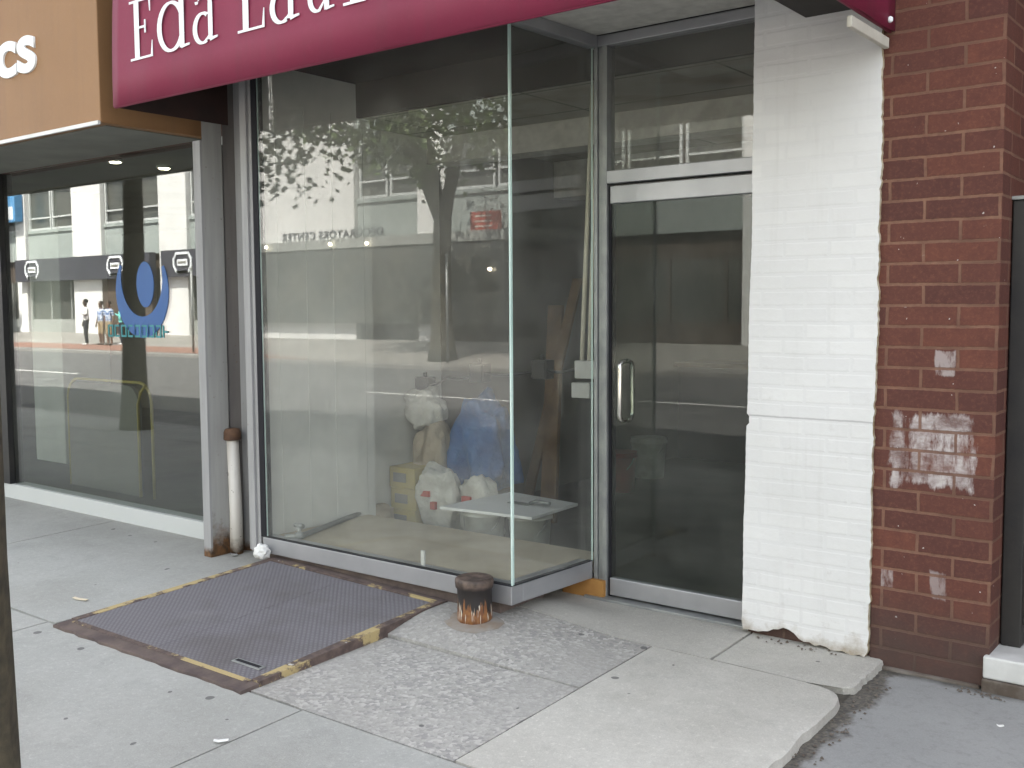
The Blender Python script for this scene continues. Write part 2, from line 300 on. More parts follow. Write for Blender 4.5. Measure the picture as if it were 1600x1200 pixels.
# --- glass
def glass(name, tint, dust_haze=0.0, f0=0.042):
    m, nt = new_mat(name)
    g = nd(nt, 'ShaderNodeNewGeometry')
    d = nd(nt, 'ShaderNodeVectorMath', {0: g.outputs['Normal'], 1: g.outputs['Incoming']}, operation='DOT_PRODUCT').outputs['Value']
    c = math_n(nt, 'ABSOLUTE', d)
    k = math_n(nt, 'POWER', math_n(nt, 'SUBTRACT', 1.0, c, clamp=True), 5.0)
    fr = math_n(nt, 'MULTIPLY_ADD', k, 1 - f0, f0, clamp=True)
    t = nd(nt, 'ShaderNodeBsdfTransparent', {'Color': c4(tint)}); gl = nd(nt, 'ShaderNodeBsdfGlossy', {'Color': (1, 1, 1, 1), 'Roughness': 0.0})
    mx = nd(nt, 'ShaderNodeMixShader', {0: fr, 1: t.outputs[0], 2: gl.outputs[0]})
    out = mx.outputs[0]
    if dust_haze:
        df = nd(nt, 'ShaderNodeBsdfDiffuse', {'Color': (0.6, 0.6, 0.56, 1)})
        dm = math_n(nt, 'MULTIPLY', ramp(nt, noi(nt, pos(nt), 2.5, 6), 0.2, 0.8), dust_haze)  # dust film doubling as painted-on haze of bright reflections
        out = nd(nt, 'ShaderNodeMixShader', {0: dm, 1: out, 2: df.outputs[0]}).outputs[0]
    o = nd(nt, 'ShaderNodeOutputMaterial'); nt.links.new(out, o.inputs[0])
    return m
M['glass'] = glass('shop_glass', (0.95, 0.96, 0.945), 0.115)
M['glassdoor'] = glass('tinted_door_glass', (0.74, 0.78, 0.75), 0.06, 0.024)
M['glassleft'] = glass('tinted_optical_glass', (0.80, 0.83, 0.81), 0.04, 0.085)
M['gedge'] = simple('polished_glass_edge', (0.50, 0.66, 0.62), (0.62, 0.75, 0.70), 3, 0.2, bstr=0.0)

# ------------------------------------------------------------------ object helpers
WORLD = {}
def thing(name, label, cat, loc=(0, 0, 0), group=None):
    o = bpy.data.objects.new(name, None); COL.objects.link(o)
    o.location = loc; o['label'] = label; o['category'] = cat
    o.empty_display_size = 0.2
    if group: o['group'] = group
    WORLD[o.name] = Vector(loc)
    return o
def tag(o, label, cat, group=None):
    o['label'] = label; o['category'] = cat
    if group: o['group'] = group
    return o
class MB:
    def __init__(s): s.v = []; s.f = []; s.m = []; s.sm = []
    def add(s, vs, fs, m=0, smooth=False):
        b = len(s.v); s.v += [Vector(v) for v in vs]
        for f in fs: s.f.append([b + i for i in f]); s.m.append(m); s.sm.append(smooth)
        return s
    def box(s, x0, x1, y0, y1, z0, z1, m=0):
        return s.add([(x, y, z) for z in (z0, z1) for x, y in ((x0, y0), (x1, y0), (x1, y1), (x0, y1))],
              [(3, 2, 1, 0), (4, 5, 6, 7), (0, 1, 5, 4), (1, 2, 6, 5), (2, 3, 7, 6), (3, 0, 4, 7)], m)
    def extrude(s, pts, vec, m=0, mside=None, smooth=False):
        n = len(pts); vec = Vector(vec); P = [Vector(q) for q in pts]
        s.add(P + [q + vec for q in P], [list(range(n))[::-1], list(range(n, 2 * n))], m)
        b = len(s.v) - 2 * n
        for i in range(n):
            j = (i + 1) % n
            s.f.append([b + i, b + j, b + n + j, b + n + i]); s.m.append(m if mside is None else mside); s.sm.append(smooth)
        return s
    def tube(s, pts, rad, n=10, m=0, smooth=True):
        P = [Vector(q) for q in pts]; k = len(P)
        rad = rad if isinstance(rad, (list, tuple)) else [rad] * k
        up = Vector((0.13, 0.31, 0.95)); rings = []
        for i in range(k):
            t = (P[min(i + 1, k - 1)] - P[max(i - 1, 0)]).normalized()
            a = t.cross(up)
            if a.length < 0.15: a = t.cross(Vector((1, 0.1, 0)))
            a.normalize(); b2 = t.cross(a)
            rings.append([P[i] + (a * math.cos(2 * math.pi * j / n) + b2 * math.sin(2 * math.pi * j / n)) * rad[i] for j in range(n)])
        b = len(s.v)
        for r_ in rings: s.v += r_
        for i in range(k - 1):
            for j in range(n):
                s.f.append([b + i * n + j, b + i * n + (j + 1) % n, b + (i + 1) * n + (j + 1) % n, b + (i + 1) * n + j]); s.m.append(m); s.sm.append(smooth)
        s.f.append([b + j for j in range(n)][::-1]); s.m.append(m); s.sm.append(False)
        s.f.append([b + (k - 1) * n + j for j in range(n)]); s.m.append(m); s.sm.append(False)
        return s
    def lathe(s, cx, cy, prof, n=24, m=0, jitter=0.0):
        b = len(s.v)
        for r_, z in prof:
            for j in range(n):
                a = 2 * math.pi * j / n
                q = r_ * (1 + jitter * mnoise.noise(Vector((math.cos(a) * 2, math.sin(a) * 2, z * 9))))
                s.v.append(Vector((cx + q * math.cos(a), cy + q * math.sin(a), z)))
        for i in range(len(prof) - 1):
            for j in range(n):
                s.f.append([b + i * n + j, b + i * n + (j + 1) % n, b + (i + 1) * n + (j + 1) % n, b + (i + 1) * n + j]); s.m.append(m); s.sm.append(True)
        s.f.append([b + j for j in range(n)][::-1]); s.m.append(m); s.sm.append(False)
        s.f.append([b + (len(prof) - 1) * n + j for j in range(n)]); s.m.append(m); s.sm.append(False)
        return s
    def strip(s, pts, y0, th, m=0):
        """flat lettering stroke: pts (x,z,w) -> ribbon of given width, thickness th towards the viewer (-y)"""
        P = [Vector((a, 0, b)) for a, b, w in pts]; k = len(P); L = []; Rr = []
        for i in range(k):
            t = (P[min(i + 1, k - 1)] - P[max(i - 1, 0)]).normalized(); nrm = Vector((-t.z, 0, t.x)); w = pts[i][2] / 2
            L.append(P[i] + nrm * w); Rr.append(P[i] - nrm * w)
        for i in range(k - 1):
            q = [L[i], Rr[i], Rr[i + 1], L[i + 1]]
            s.add([(v.x, y0 - th, v.z) for v in q] + [(v.x, y0, v.z) for v in q], [(0, 1, 2, 3), (7, 6, 5, 4), (0, 3, 7, 4), (1, 0, 4, 5), (2, 1, 5, 6), (3, 2, 6, 7)], m)
        return s
    def build(s, name, mats, parent=None, bevel=0.0, fix=True, seg=2):
        me = bpy.data.meshes.new(name)
        off = WORLD.get(parent.name, Vector()) if parent else Vector()
        me.from_pydata([tuple(v - off) for v in s.v], [], s.f)
        for k in (mats if isinstance(mats, (list, tuple)) else [mats]): me.materials.append(M[k] if isinstance(k, str) else k)
        for pl, mi, sm in zip(me.polygons, s.m, s.sm): pl.material_index = mi; pl.use_smooth = sm
        if fix:
            bm = bmesh.new(); bm.from_mesh(me); bmesh.ops.recalc_face_normals(bm, faces=bm.faces); bm.to_mesh(me); bm.free()
        o = bpy.data.objects.new(name, me); COL.objects.link(o)
        if parent: o.parent = parent
        WORLD[o.name] = off
        if bevel:
            md = o.modifiers.new('bevel', 'BEVEL'); md.width = bevel; md.segments = seg; md.limit_method = 'ANGLE'; md.angle_limit = R(40)
        return o
def struct(o): o['kind'] = 'structure'; return o
def stuff(o): o['kind'] = 'stuff'; return o
def text_mesh(name, body, size, loc, rot, mat, parent, extrude=0.004, offset=0.0, xs=1.0, spacing=1.0):
    cu = bpy.data.curves.new(name, 'FONT'); cu.body = body; cu.size = size; cu.extrude = extrude; cu.offset = offset; cu.space_character = spacing
    o = bpy.data.objects.new(name + '_tmp', cu); COL.objects.link(o)
    dg = bpy.context.evaluated_depsgraph_get(); me = bpy.data.meshes.new_from_object(o.evaluated_get(dg))
    bpy.data.objects.remove(o)
    off = WORLD.get(parent.name, Vector())
    T = Matrix.Translation(Vector(loc) - off) @ rot.to_4x4() @ Matrix.Diagonal((xs, 1, 1, 1))
    me.transform(T); me.materials.clear(); me.materials.append(M[mat])
    q = bpy.data.objects.new(name, me); COL.objects.link(q); q.parent = parent; WORLD[q.name] = off
    return q

# ================================================================== GROUND
sw = MB()
gap = 0.006
def slab(x0, x1, y0, y1, m, dz=0.0, jag=None):
    x0 += gap; x1 -= gap; y0 += gap; y1 -= gap
    dz += random.uniform(-0.002, 0.002)
    if jag:
        pts = jag
    else:
        pts = []
        nx = max(1, int((x1 - x0) / 0.12)) if y0 > 2 and x0 > -8 else 1; ny = max(1, int((y1 - y0) / 0.12)) if y0 > 2 and x0 > -8 else 1
        w = 0.0035 if nx > 1 else 0
        for i in range(nx): pts.append((x0 + (x1 - x0) * i / nx, y0 + random.uniform(-w, w)))
        for i in range(ny): pts.append((x1 + random.uniform(-w, w), y0 + (y1 - y0) * i / ny))
        for i in range(nx): pts.append((x1 - (x1 - x0) * i / nx, y1 + random.uniform(-w, w)))
        for i in range(ny): pts.append((x0 + random.uniform(-w, w), y1 - (y1 - y0) * i / ny))
    n = len(pts)
    if jag:
        inner = [(a - (.008 if a > -1.8 else 0), b - (.012 if a > -1.8 and b > 3.92 else 0)) for a, b in pts]
        mid = [(a + (.006 if a > -1.8 else 0), b) for a, b in pts]
        low = [(a + (.012 + .014 * mnoise.noise(Vector((a * 9, b * 9, 0))) if a > -1.8 else 0), b + (.015 if a > -1.8 and b > 3.92 else 0)) for a, b in pts]
        sw.add([(a, b, gz(b) + dz) for a, b in inner] + [(a, b, gz(b) + dz - .006) for a, b in mid] + [(a, b, gz(b) - .06) for a, b in low],
               [list(range(n))] + [(i, n + i, n + (i + 1) % n, (i + 1) % n) for i in range(n)] + [(n + i, 2 * n + i, 2 * n + (i + 1) % n, n + (i + 1) % n) for i in range(n)], m)
        return
    sw.add([(a, b, gz(b) + dz) for a, b in pts] + [(a, b, gz(b) - 0.05) for a, b in pts],
           [list(range(n)), list(range(n, 2 * n))[::-1]] + [(i, n + i, n + (i + 1) % n, (i + 1) % n) for i in range(n)], m)
for xa, xb in ((-75, -50), (-50, -30), (-30, -20), (-20, -14), (-14, -10.6), (-10.6, -8.77), (-8.77, -6.93), (-6.93, -5.1), (-5.1, -3.14), (-3.14, -1.43)):
    for ya, yb in ((-0.35, 0.75), (0.75, 1.72), (1.72, 2.685)):
        slab(xa, xb, ya, yb, 0)
for xa, xb in ((-75, -40), (-40, -20), (-20, -12.4), (-12.4, -8.77), (-8.77, -6.93), (-6.93, -5.03)):
    slab(xa, xb, 2.685, 4.35, 0)
slab(-5.03, -3.5, 2.685, 4.6, 0, -0.01)
slab(-3.5, -2.345, 2.685, 3.49, 1)
def slab_grid(x0, x1, y0, y1, m, n=20):
    x0 += gap; x1 -= gap; y0 += gap; y1 -= gap
    vs = [(x0 + (x1 - x0) * i / n, y0 + (y1 - y0) * j / n, gh(x0 + (x1 - x0) * i / n, y0 + (y1 - y0) * j / n)) for j in range(n + 1) for i in range(n + 1)]
    k0 = len(vs); fs = [(j * (n + 1) + i, j * (n + 1) + i + 1, (j + 1) * (n + 1) + i + 1, (j + 1) * (n + 1) + i) for j in range(n) for i in range(n)]
    vs += [(x0, y0, gz(y0) - .05), (x1, y0, gz(y0) - .05), (x1, y1, gz(y1) - .05), (x0, y1, gz(y1) - .05)]
    fs += [[k0, k0 + 1] + [i for i in range(n, -1, -1)], [k0 + 1, k0 + 2] + [(n + 1) * j + n for j in range(n, -1, -1)], [k0 + 2, k0 + 3] + [n * (n + 1) + i for i in range(n + 1)], [k0 + 3, k0] + [(n + 1) * j for j in range(n + 1)]]
    sw.add(vs, fs, m)
slab_grid(-3.5, -2.345, 3.49, 4.08, 1)
slab_grid(-3.5, -2.05, 4.08, 4.7, 2)
# entrance slab with a worn, broken right edge
rg = random.Random(3)
jag = [(-2.339, 2.691), (-1.43, 2.691)]
yy = 2.75
while yy < 3.90:
    jag.append((-1.428 + 0.012 * mnoise.noise(Vector((yy * 6, 1, 2))) + 0.005 * mnoise.noise(Vector((yy * 23, 1, 2))), yy)); yy += 0.02
jag += [(-1.434, 3.93), (-1.441, 3.96), (-1.447, 3.985), (-1.462, 4.012), (-1.485, 4.035), (-1.515, 4.052), (-1.55, 4.062), (-1.60, 4.068), (-1.70, 4.074), (-2.339, 4.074)]
slab(0, 0, 0, 0, 2, 0.002, jag)
jag = [(-2.044, 4.088), (-1.60, 4.083), (-1.47, 4.10)] + [(-1.437 + rg.uniform(-0.005, 0.005), 4.13 + 0.02 * k) for k in range(17)] + [(-1.44, 4.6), (-2.044, 4.6)]
slab(0, 0, 0, 0, 2, 0.0, jag)
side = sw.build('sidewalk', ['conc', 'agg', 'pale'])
struct(side)
b = MB(); b.add([(-75, -0.4, gz(-0.4) - 0.035), (-1.44, -0.4, gz(-0.4) - 0.035), (-1.44, 4.75, gz(4.75) - 0.035), (-75, 4.75, gz(4.75) - 0.035)], [(0, 1, 2, 3)])
struct(b.build('ground', 'dirt'))
# lower cement pavement in front of the brick house
m, nt = new_mat('cement_with_dark_edge'); p = pos(nt); x, y, z = sxyz(nt, p)
col = mixc(nt, ramp(nt, noi(nt, p, 1.4, 6), 0.3, 0.7), (0.25, 0.252, 0.248), (0.32, 0.322, 0.316))
col = mixc(nt, math_n(nt, 'MULTIPLY', ramp(nt, noi(nt, p, 140, 3, 0.8), 0.4, 0.75), 0.4), col, (0.40, 0.40, 0.395))
col = mixc(nt, math_n(nt, 'MULTIPLY', ramp(nt, noi(nt, p, 24, 6, .75), .5, .72), .4), col, (0.17, 0.168, 0.16))
edge = ramp(nt, math_n(nt, 'ADD', x, math_n(nt, 'MULTIPLY', math_n(nt, 'SUBTRACT', noi(nt, p, 5, 6, 0.65), 0.5), 0.30)), -1.335, -1.375)
col = mixc(nt, math_n(nt, 'MULTIPLY', edge, 0.85), col, mixc(nt, ramp(nt, noi(nt, p, 60, 4), 0.35, 0.7), (0.05, 0.045, 0.04), (0.16, 0.14, 0.11)))
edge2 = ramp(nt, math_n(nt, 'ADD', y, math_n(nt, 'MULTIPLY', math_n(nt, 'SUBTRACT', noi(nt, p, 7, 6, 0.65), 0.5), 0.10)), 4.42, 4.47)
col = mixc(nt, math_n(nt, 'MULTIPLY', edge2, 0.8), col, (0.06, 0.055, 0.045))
finish(nt, col, 0.92, 0, noi(nt, p, 150, 4, 0.7), 0.4, 0.004, 0.2)
M['cement'] = m
b = MB(); NX, NY = 60, 50
vs = []; fs = []
for j in range(NY + 1):
    for i in range(NX + 1):
        X = -1.46 + (i / NX) ** 2 * 15; Y = 4.52 - (j / NY) ** 1.3 * 4.87
        vs.append((X, Y, gz(Y) - 0.038 + 0.008 * mnoise.noise(Vector((X * 2, Y * 2, 0)))))
for j in range(NY):
    for i in range(NX): k = j * (NX + 1) + i; fs.append((k, k + 1, k + NX + 2, k + NX + 1))
b.add(vs, fs, 0, True); struct(b.build('pavement', 'cement'))
# kerb, road, far side
b = MB(); b.add([(-75, -0.55, gz(-.4)), (14, -0.55, gz(-.4)), (14, -0.36, gz(-.4)), (-75, -0.36, gz(-.4)), (-75, -0.55, -0.5), (14, -0.55, -0.5), (14, -0.36, -0.5), (-75, -0.36, -0.5)],
      [(0, 1, 2, 3), (4, 5, 1, 0), (5, 6, 2, 1), (6, 7, 3, 2), (7, 4, 0, 3), (7, 6, 5, 4)])
struct(b.build('kerb', 'kerb', bevel=0.02))
def rz(y): return -0.27 + (y + 0.55) / (-12.65) * 0.09
b = MB(); b.add([(-160, -0.5, rz(-.5)), (60, -0.5, rz(-.5)), (60, -13.3, rz(-13.3)), (-160, -13.3, rz(-13.3))], [(0, 1, 2, 3)]); struct(b.build('road', 'road'))
b = MB()
def lane(x0, x1, y, w=0.13): b.add([(x0, y, rz(y) + .004), (x1, y, rz(y) + .004), (x1, y - w, rz(y - w) + .004), (x0, y - w, rz(y - w) + .004)], [(0, 1, 2, 3)])
lane(-15.6, -5.0, -7.3); lane(-34, -26.6, -6.6); lane(-48, -40, -6.6)
struct(b.build('road_markings', 'roadpaint'))
def fz(y): return -0.05 + (y + 13.3) / (-5.7) * 0.42
b = MB(); b.box(-160, 60, -13.45, -13.2, -0.6, -0.05); struct(b.build('kerb', 'kerb', bevel=0.03))
b = MB(); b.add([(-160, -13.4, fz(-13.4)), (60, -13.4, fz(-13.4)), (60, -19.4, fz(-19.4)), (-160, -19.4, fz(-19.4))], [(0, 1, 2, 3)]); struct(b.build('far_pavement', 'farpave'))
b = MB(); b.add([(-52, -13.45, fz(-13.45) + .004), (-24, -13.45, fz(-13.45) + .004), (-31, -14.9, fz(-14.9) + .004), (-45, -14.9, fz(-14.9) + .004)], [(0, 1, 2, 3)]); struct(b.build('paved_strip', 'paver'))
b = MB(); b.add([(-220, 60, -0.62), (120, 60, -0.62), (120, -120, -0.62), (-220, -120, -0.62)], [(0, 1, 2, 3)]); struct(b.build('terrain', 'dirt'))

# ================================================================== THE EMPTY SHOP
Y0 = 3.90; XC = -3.02; XL = -4.885; YD = 4.60; XJ = -2.893; XM = -2.985
def skew(mb, i0=0):   # the side pane splays very slightly towards the door jamb
    for v in mb.v[i0:]: v.x += max(0.0, v.y - Y0 - 0.09) * 0.056
shop = thing('storefront_building', 'empty shop with cantilevered glass bay and recessed door under the maroon awning', 'building', (-3.5, 4.6, 0))
b = MB(); b.box(-5.45, -1.45, 4.63, 12, 3.06, 13); b.box(-5.45, -1.47, 3.62, 4.63, 2.965, 3.05)
b.box(-5.45, -1.47, 4.32, 4.63, 3.05, 13)
b.build('upper_wall', 'darkrecess', shop)
# white painted brick pilaster: a rough edged skin on the masonry
rg = random.Random(11)
L = []; Rr = []
zz = -0.02
while zz < 2.96:
    t = zz / 2.9
    base = -2.088 + 0.031 * min(1, max(0, (zz - 0.1) / 1.9))
    if abs(zz - 1.02) < .02: base += 0.012
    L.append((base + rg.uniform(-0.001, 0.001) + .004 * mnoise.noise(Vector((zz * 3, 7, 1))), zz))
    Rr.append((-1.490 + 0.018 * t + rg.uniform(-0.002, 0.002) + 0.014 * mnoise.noise(Vector((zz * 1.7, 3, 1))) + 0.009 * mnoise.noise(Vector((zz * 13, 1, 1))) + 0.006 * mnoise.noise(Vector((zz * 41, 1, 1))), zz)); zz += 0.015
bot = []
X = -2.08
while X < -1.5:
    tt = (X + 2.08) / 0.58
    bot.append((X, 0.012 + (0.045 * math.exp(-((tt - 0.35) / 0.12) ** 2)) + rg.uniform(0, 0.014) - 0.02 * tt)); X += 0.025
outline = bot + [q for q in Rr if q[1] > 0.01] + [q for q in reversed(L) if q[1] > 0.05]
b = MB(); b.extrude([(a, 4.475, c) for a, c in outline], (0, 0.035, 0), 0, 1)
pil = b.build('pilaster', ['wbrick', 'rawedge'], shop); pil['label'] = 'white painted brick pilaster with ragged edges right of the door'
b = MB(); b.box(-2.07, -1.48, 4.51, 4.75, -0.05, 3.0); b.build('masonry_core', 'brick', shop)
b = MB(); b.box(-1.815, -1.445, 4.0, 4.474, 2.80, 3.06); b.build('shutter_housing', 'darkrecess', shop)
# soffit over the entrance
b = MB(); b.box(-3.06, -1.83, 3.45, 4.56, 2.925, 2.955); b.build('soffit', 'soffit', shop)
# bay window
bay = MB(); bay.box(XL, XC, Y0, Y0 + 0.09, 0.099, 0.193); i0 = len(bay.v); bay.box(XC - 0.09, XC, Y0 + 0.09, YD - 0.035, 0.099, 0.193); skew(bay, i0)
bay = bay.build('display_window', 'alu', shop, bevel=0.004)
bay['label'] = 'projecting glass bay of the empty shop with butt jointed corner'
b = MB(); b.box(XC - 0.03, XC + 0.03, Y0 - 0.02, YD - 0.035, 2.865, 2.924); skew(b); b.box(XL, XC - .03, Y0 - .02, Y0 + .05, 2.89, 2.962); b.build('head_rail', 'alu', bay, bevel=.004)
b = MB(); b.box(XL + 0.023, XC - 0.004, Y0 + 0.012, Y0 + 0.022, 0.19, 2.895, 0)
b.m = [1, 1, 0, 1, 0, 1]; pane = b.build('glass_pane', ['glass', 'gedge'], bay)
b = MB(); b.box(XC - 0.012, XC - 0.002, Y0 + 0.025, YD - 0.03, 0.19, 2.87, 0); skew(b)
b.m = [1, 1, 1, 0, 1, 0]; b.build('glass_pane', ['glass', 'gedge'], bay)
b = MB(); b.box(XC - 0.010, XC + 0.0005, Y0 + 0.0085, Y0 + 0.0118, 0.194, 2.86); b.build('corner_bead', 'gedge', bay)
b = MB(); b.box(XL - 0.022, XL + 0.022, Y0 + 0.006, Y0 + 0.055, 0.193, 2.89); b.build('jamb', 'gap', bay)
b = MB(); b.box(XL + 0.0, XC - 0.0, Y0 - 0.0005, Y0 + 0.03, 0.1925, 0.1965); i0 = len(b.v); b.box(XC - .03, XC + .0005, Y0 + .03, YD - .036, 0.1925, 0.1965); skew(b, i0); b.build('glazing_bead', 'gap', bay)
# base below the bay
b = MB(); b.box(XL, XC - 0.10, 3.935, 4.30, -0.04, 0.098); b.build('base_wall', 'hframe2', shop)
b = MB(); b.box(-3.17, -2.91, 4.545, 4.575, -0.02, 0.098); b.build('base_panel', 'ply', shop)['label'] = 'bare orange plywood panel beside the door jamb'
b = MB(); b.box(XL, XC - 0.015, Y0 + 0.095, 4.77, 0.10, 0.185); b.build('display_platform', 'platform', shop, bevel=0.004)
# entrance: jamb, transom, door
b = MB()
b.box(XM + 0.0, XM + 0.022, YD - 0.03, YD + 0.05, 0.0, 2.87); b.box(XM + 0.024, XM + 0.05, YD - 0.018, YD + 0.05, 0.0, 2.87); b.box(XM + 0.052, XJ - 0.012, YD - 0.03, YD + 0.05, 0.0, 2.87)
jm = b.build('door_jamb', 'aludark', shop, bevel=0.003)
b = MB(); b.box(XJ - 0.012, XJ + 0.002, YD - 0.01, YD + 0.04, 0.0, 2.16); b.build('jamb_gap', 'gap', jm)
tr = MB(); tr.box(XJ - 0.012, -2.05, YD - 0.03, YD + 0.05, 2.172, 2.238)
tr = tr.build('transom_window', 'alu', shop, bevel=0.004)
b = MB(); b.box(XM - .03, -2.05, YD - 0.03, YD + 0.05, 2.87, 2.924); b.build('head_rail', 'alu', tr, bevel=.004)
b = MB(); b.box(XJ - 0.012, -2.05, YD + 0.01, YD + 0.02, 2.238, 2.87); b.build('glass_pane', 'glass', tr)
dr = MB(); dr.box(XJ + 0.004, -2.055, YD - 0.022, YD + 0.022, 0.022, 0.115)
dr = dr.build('entrance_door', 'alu', shop, bevel=0.004)
dr['label'] = 'tinted glass entrance door with metal rails top and bottom'
b = MB(); b.box(XJ + 0.004, -2.055, YD - 0.022, YD + 0.022, 2.070, 2.160); b.build('top_rail', 'alu', dr, bevel=.004)
b = MB(); b.box(XJ + 0.006, -2.055, YD - 0.005, YD + 0.005, 0.114, 2.071); b.build('glass_pane', 'glassdoor', dr)
def pull(yy):
    b = MB(); xh = -2.805; s = -1 if yy < YD else 1; y1 = YD + s * 0.062; pts = []
    for a in range(0, 91, 15): pts.append((xh, y1 - s * 0.035 + s * 0.035 * math.sin(R(a)), 0.955 + 0.035 - 0.035 * math.cos(R(a)) - 0.0))
    pts = [(xh, YD + s * 0.005, 0.955)] + pts
    for a in range(90, -1, -15): pts.append((xh, y1 - s * 0.035 + s * 0.035 * math.sin(R(a)), 1.262 - 0.035 + 0.035 * math.cos(R(a))))
    pts.append((xh, YD + s * 0.005, 1.262))
    b.tube(pts, 0.0125, 12); return b.build('pull_handle', 'chrome', dr)
pull(YD - 1); pull(YD + 1)
b = MB(); b.box(XC, -2.05, YD - 0.075, YD + 0.06, -0.02, 0.012); b.build('threshold', 'aludark', shop, bevel=0.003)
# interior shell
b = MB(); b.box(XL - 0.02, XL, Y0 + 0.06, 4.77, 0.0, 2.96)
for k in range(3): b.box(XL, XL + 0.003, 4.06 + k * 0.22, 4.063 + k * 0.22, 0.2, 2.75)
b.build('side_wall', 'iwall', shop)
b = MB(); b.box(-5.2, -5.1, 4.77, 5.75, 0.0, 2.75); b.box(-5.1, XL - 0.001, 4.772, 4.84, 0, 2.75); b.build('side_wall', 'iwall', shop)
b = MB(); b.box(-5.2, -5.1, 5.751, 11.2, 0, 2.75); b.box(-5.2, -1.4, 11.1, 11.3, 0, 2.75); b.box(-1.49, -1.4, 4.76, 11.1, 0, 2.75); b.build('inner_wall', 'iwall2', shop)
b = MB(); b.box(-5.2, -1.4, 4.75, 11.3, 2.75, 2.80); b.build('ceiling', 'ceiling', shop)
b = MB(); b.box(-5.1, -1.49, 5.62, 5.84, 2.57, 2.749); b.box(-5.1, -1.49, 7.2, 7.5, 2.45, 2.749); b.build('ceiling_beam', 'soffit', shop)
b = MB(); b.box(-5.2, -1.4, 4.72, 4.749, 2.75, 2.964); b.build('bulkhead', 'darkrecess', shop)
b = MB(); b.box(-5.2, -1.4, 4.66, 11.3, -0.06, 0.0); b.build('shop_floor', 'ifloor', shop)
b = MB(); b.box(-4.92, -4.05, 11.02, 11.09, 0.0, 2.2); dd = b.build('back_door', 'black', shop, bevel=.01)
b = MB(); b.box(-4.52, -4.40, 11.005, 11.018, 1.35, 1.6); b.build('notice', 'greybox', dd)
b = MB(); b.box(-4.30, -4.26, 10.99, 11.018, 0.9, 2.15); b.build('door_edge', 'greybox', dd)
# steel pier and shutter rail on the left of the bay
A = PG(333, 871); B = Vector((-5.415, 4.08, 0)); C2 = Vector((-5.40, 4.165, 0)); D2 = Vector((-5.31, 4.20, 0))
b = MB()
b.extrude([(A.x, A.y, -0.05), (B.x, B.y, -0.05), (B.x - 0.05, B.y + .03, -0.05), (A.x - 0.05, A.y + .14, -0.05)], (0, 0, 3.0), 0)
pr = b.build('steel_pier', 'pier', shop, bevel=0.004); pr['label'] = 'grey painted steel pier with rusted foot left of the glass bay'
b = MB(); b.extrude([(A.x - 0.075, A.y - 0.012, -0.05), (A.x - 0.002, A.y - 0.012, -0.05), (A.x - 0.002, A.y + 0.02, -0.05), (A.x - .06, A.y + 0.24, -0.05), (A.x - 0.075, A.y + .24, -0.05)], (0, 0, 2.62)); b.build('flange', 'ridge', pr, bevel=0.003)
b = MB(); b.extrude([(B.x - .01, B.y + 0.012, -0.05), (C2.x, C2.y, -0.05), (C2.x - .06, C2.y + .1, -0.05)], (0, 0, 3.0)); b.build('channel', 'pier2', pr)
b = MB(); b.extrude([(C2.x + .002, C2.y - 0.005, -0.05), (D2.x, D2.y, -0.05), (D2.x, D2.y + .1, -0.05), (C2.x - .02, C2.y + .1, -0.05)], (0, 0, 3.0)); b.build('shutter_rail', 'ridge', pr, bevel=0.004)
b = MB(); b.box(-5.31, XL - 0.10, 4.21, 4.30, -0.05, 3.0); b.build('return_wall', 'pier2', shop)
b = MB(); b.box(-5.012, XL - 0.024, Y0 + 0.004, 4.21, 0.10, 2.96); b.box(-4.975, -4.935, Y0 - 0.012, Y0 + .0035, 0.10, 2.96); b.build('bay_cheek', 'ridge', shop, bevel=.003)

# white standpipe
q = PG(372, 862); px_, py_ = q.x + 0.025, q.y - 0.03
sp = thing('vent_pipe', 'short white peeling pipe with a rusted cap against the grey steel pier', 'pipe', (px_, py_, gz(py_)))
b = MB(); b.tube([(px_, py_, gz(py_) - .02), (px_ + .004, py_, 0.25), (px_ - 0.012, py_, 0.72)], [0.042, 0.040, 0.038], 16); b.build('pipe', 'pipe', sp)
b = MB(); b.lathe(px_ - 0.012, py_, [(0.05, 0.715), (0.055, 0.72), (0.054, 0.765), (0.045, 0.785), (0.015, 0.79)], 12, 0, .12); b.build('cap', 'rust', sp)

# ================================================================== AWNING
aw = thing('awning', 'maroon vinyl awning with white serif lettering above the empty shop', 'awning', (-3.4, 3.35, 2.683))
XA, XB, YA, ZA = -5.415, -1.44, 3.35, 2.683
def sheet(grid, name, mat, parent, th):
    b = MB(); ny = len(grid); nx = len(grid[0]); vs = [p for r_ in grid for p in r_]
    fs = [(j * nx + i, j * nx + i + 1, (j + 1) * nx + i + 1, (j + 1) * nx + i) for j in range(ny - 1) for i in range(nx - 1)]
    b.add(vs, fs, 0, True); o = b.build(name, mat, parent)
    md = o.modifiers.new('thick', 'SOLIDIFY'); md.thickness = th; md.offset = 0
    return o
n = 60
sheet([[(XA + (XB - XA) * i / n, YA + 0.004 * math.sin(i * .9) * (1 - j / 8) * (0.5 + 0.5 * math.sin(i * .23)) + 0.10 * (j / 8) ** 2, ZA + 1.35 * j / 8) for i in range(n + 1)] for j in range(9)], 'front_panel', 'maroon', aw, 0.006)
sheet([[(XB + 0.004 * math.sin(i * 1.7) * (1 - j / 6), YA + 1.14 * i / 12, ZA + (1.35 - 0.0 * i) * j / 6) for i in range(13)] for j in range(7)], 'end_panel', 'maroon', aw, 0.006)
M['lining'] = simple('dark_awning_lining', (0.05, 0.026, 0.022), (0.035, 0.022, 0.02), 5, 0.9)
sheet([[(XA, YA + .02 + 1.1 * i / 12, ZA + 1.35 * j / 6) for i in range(13)] for j in range(7)], 'end_lining', 'lining', aw, 0.006)
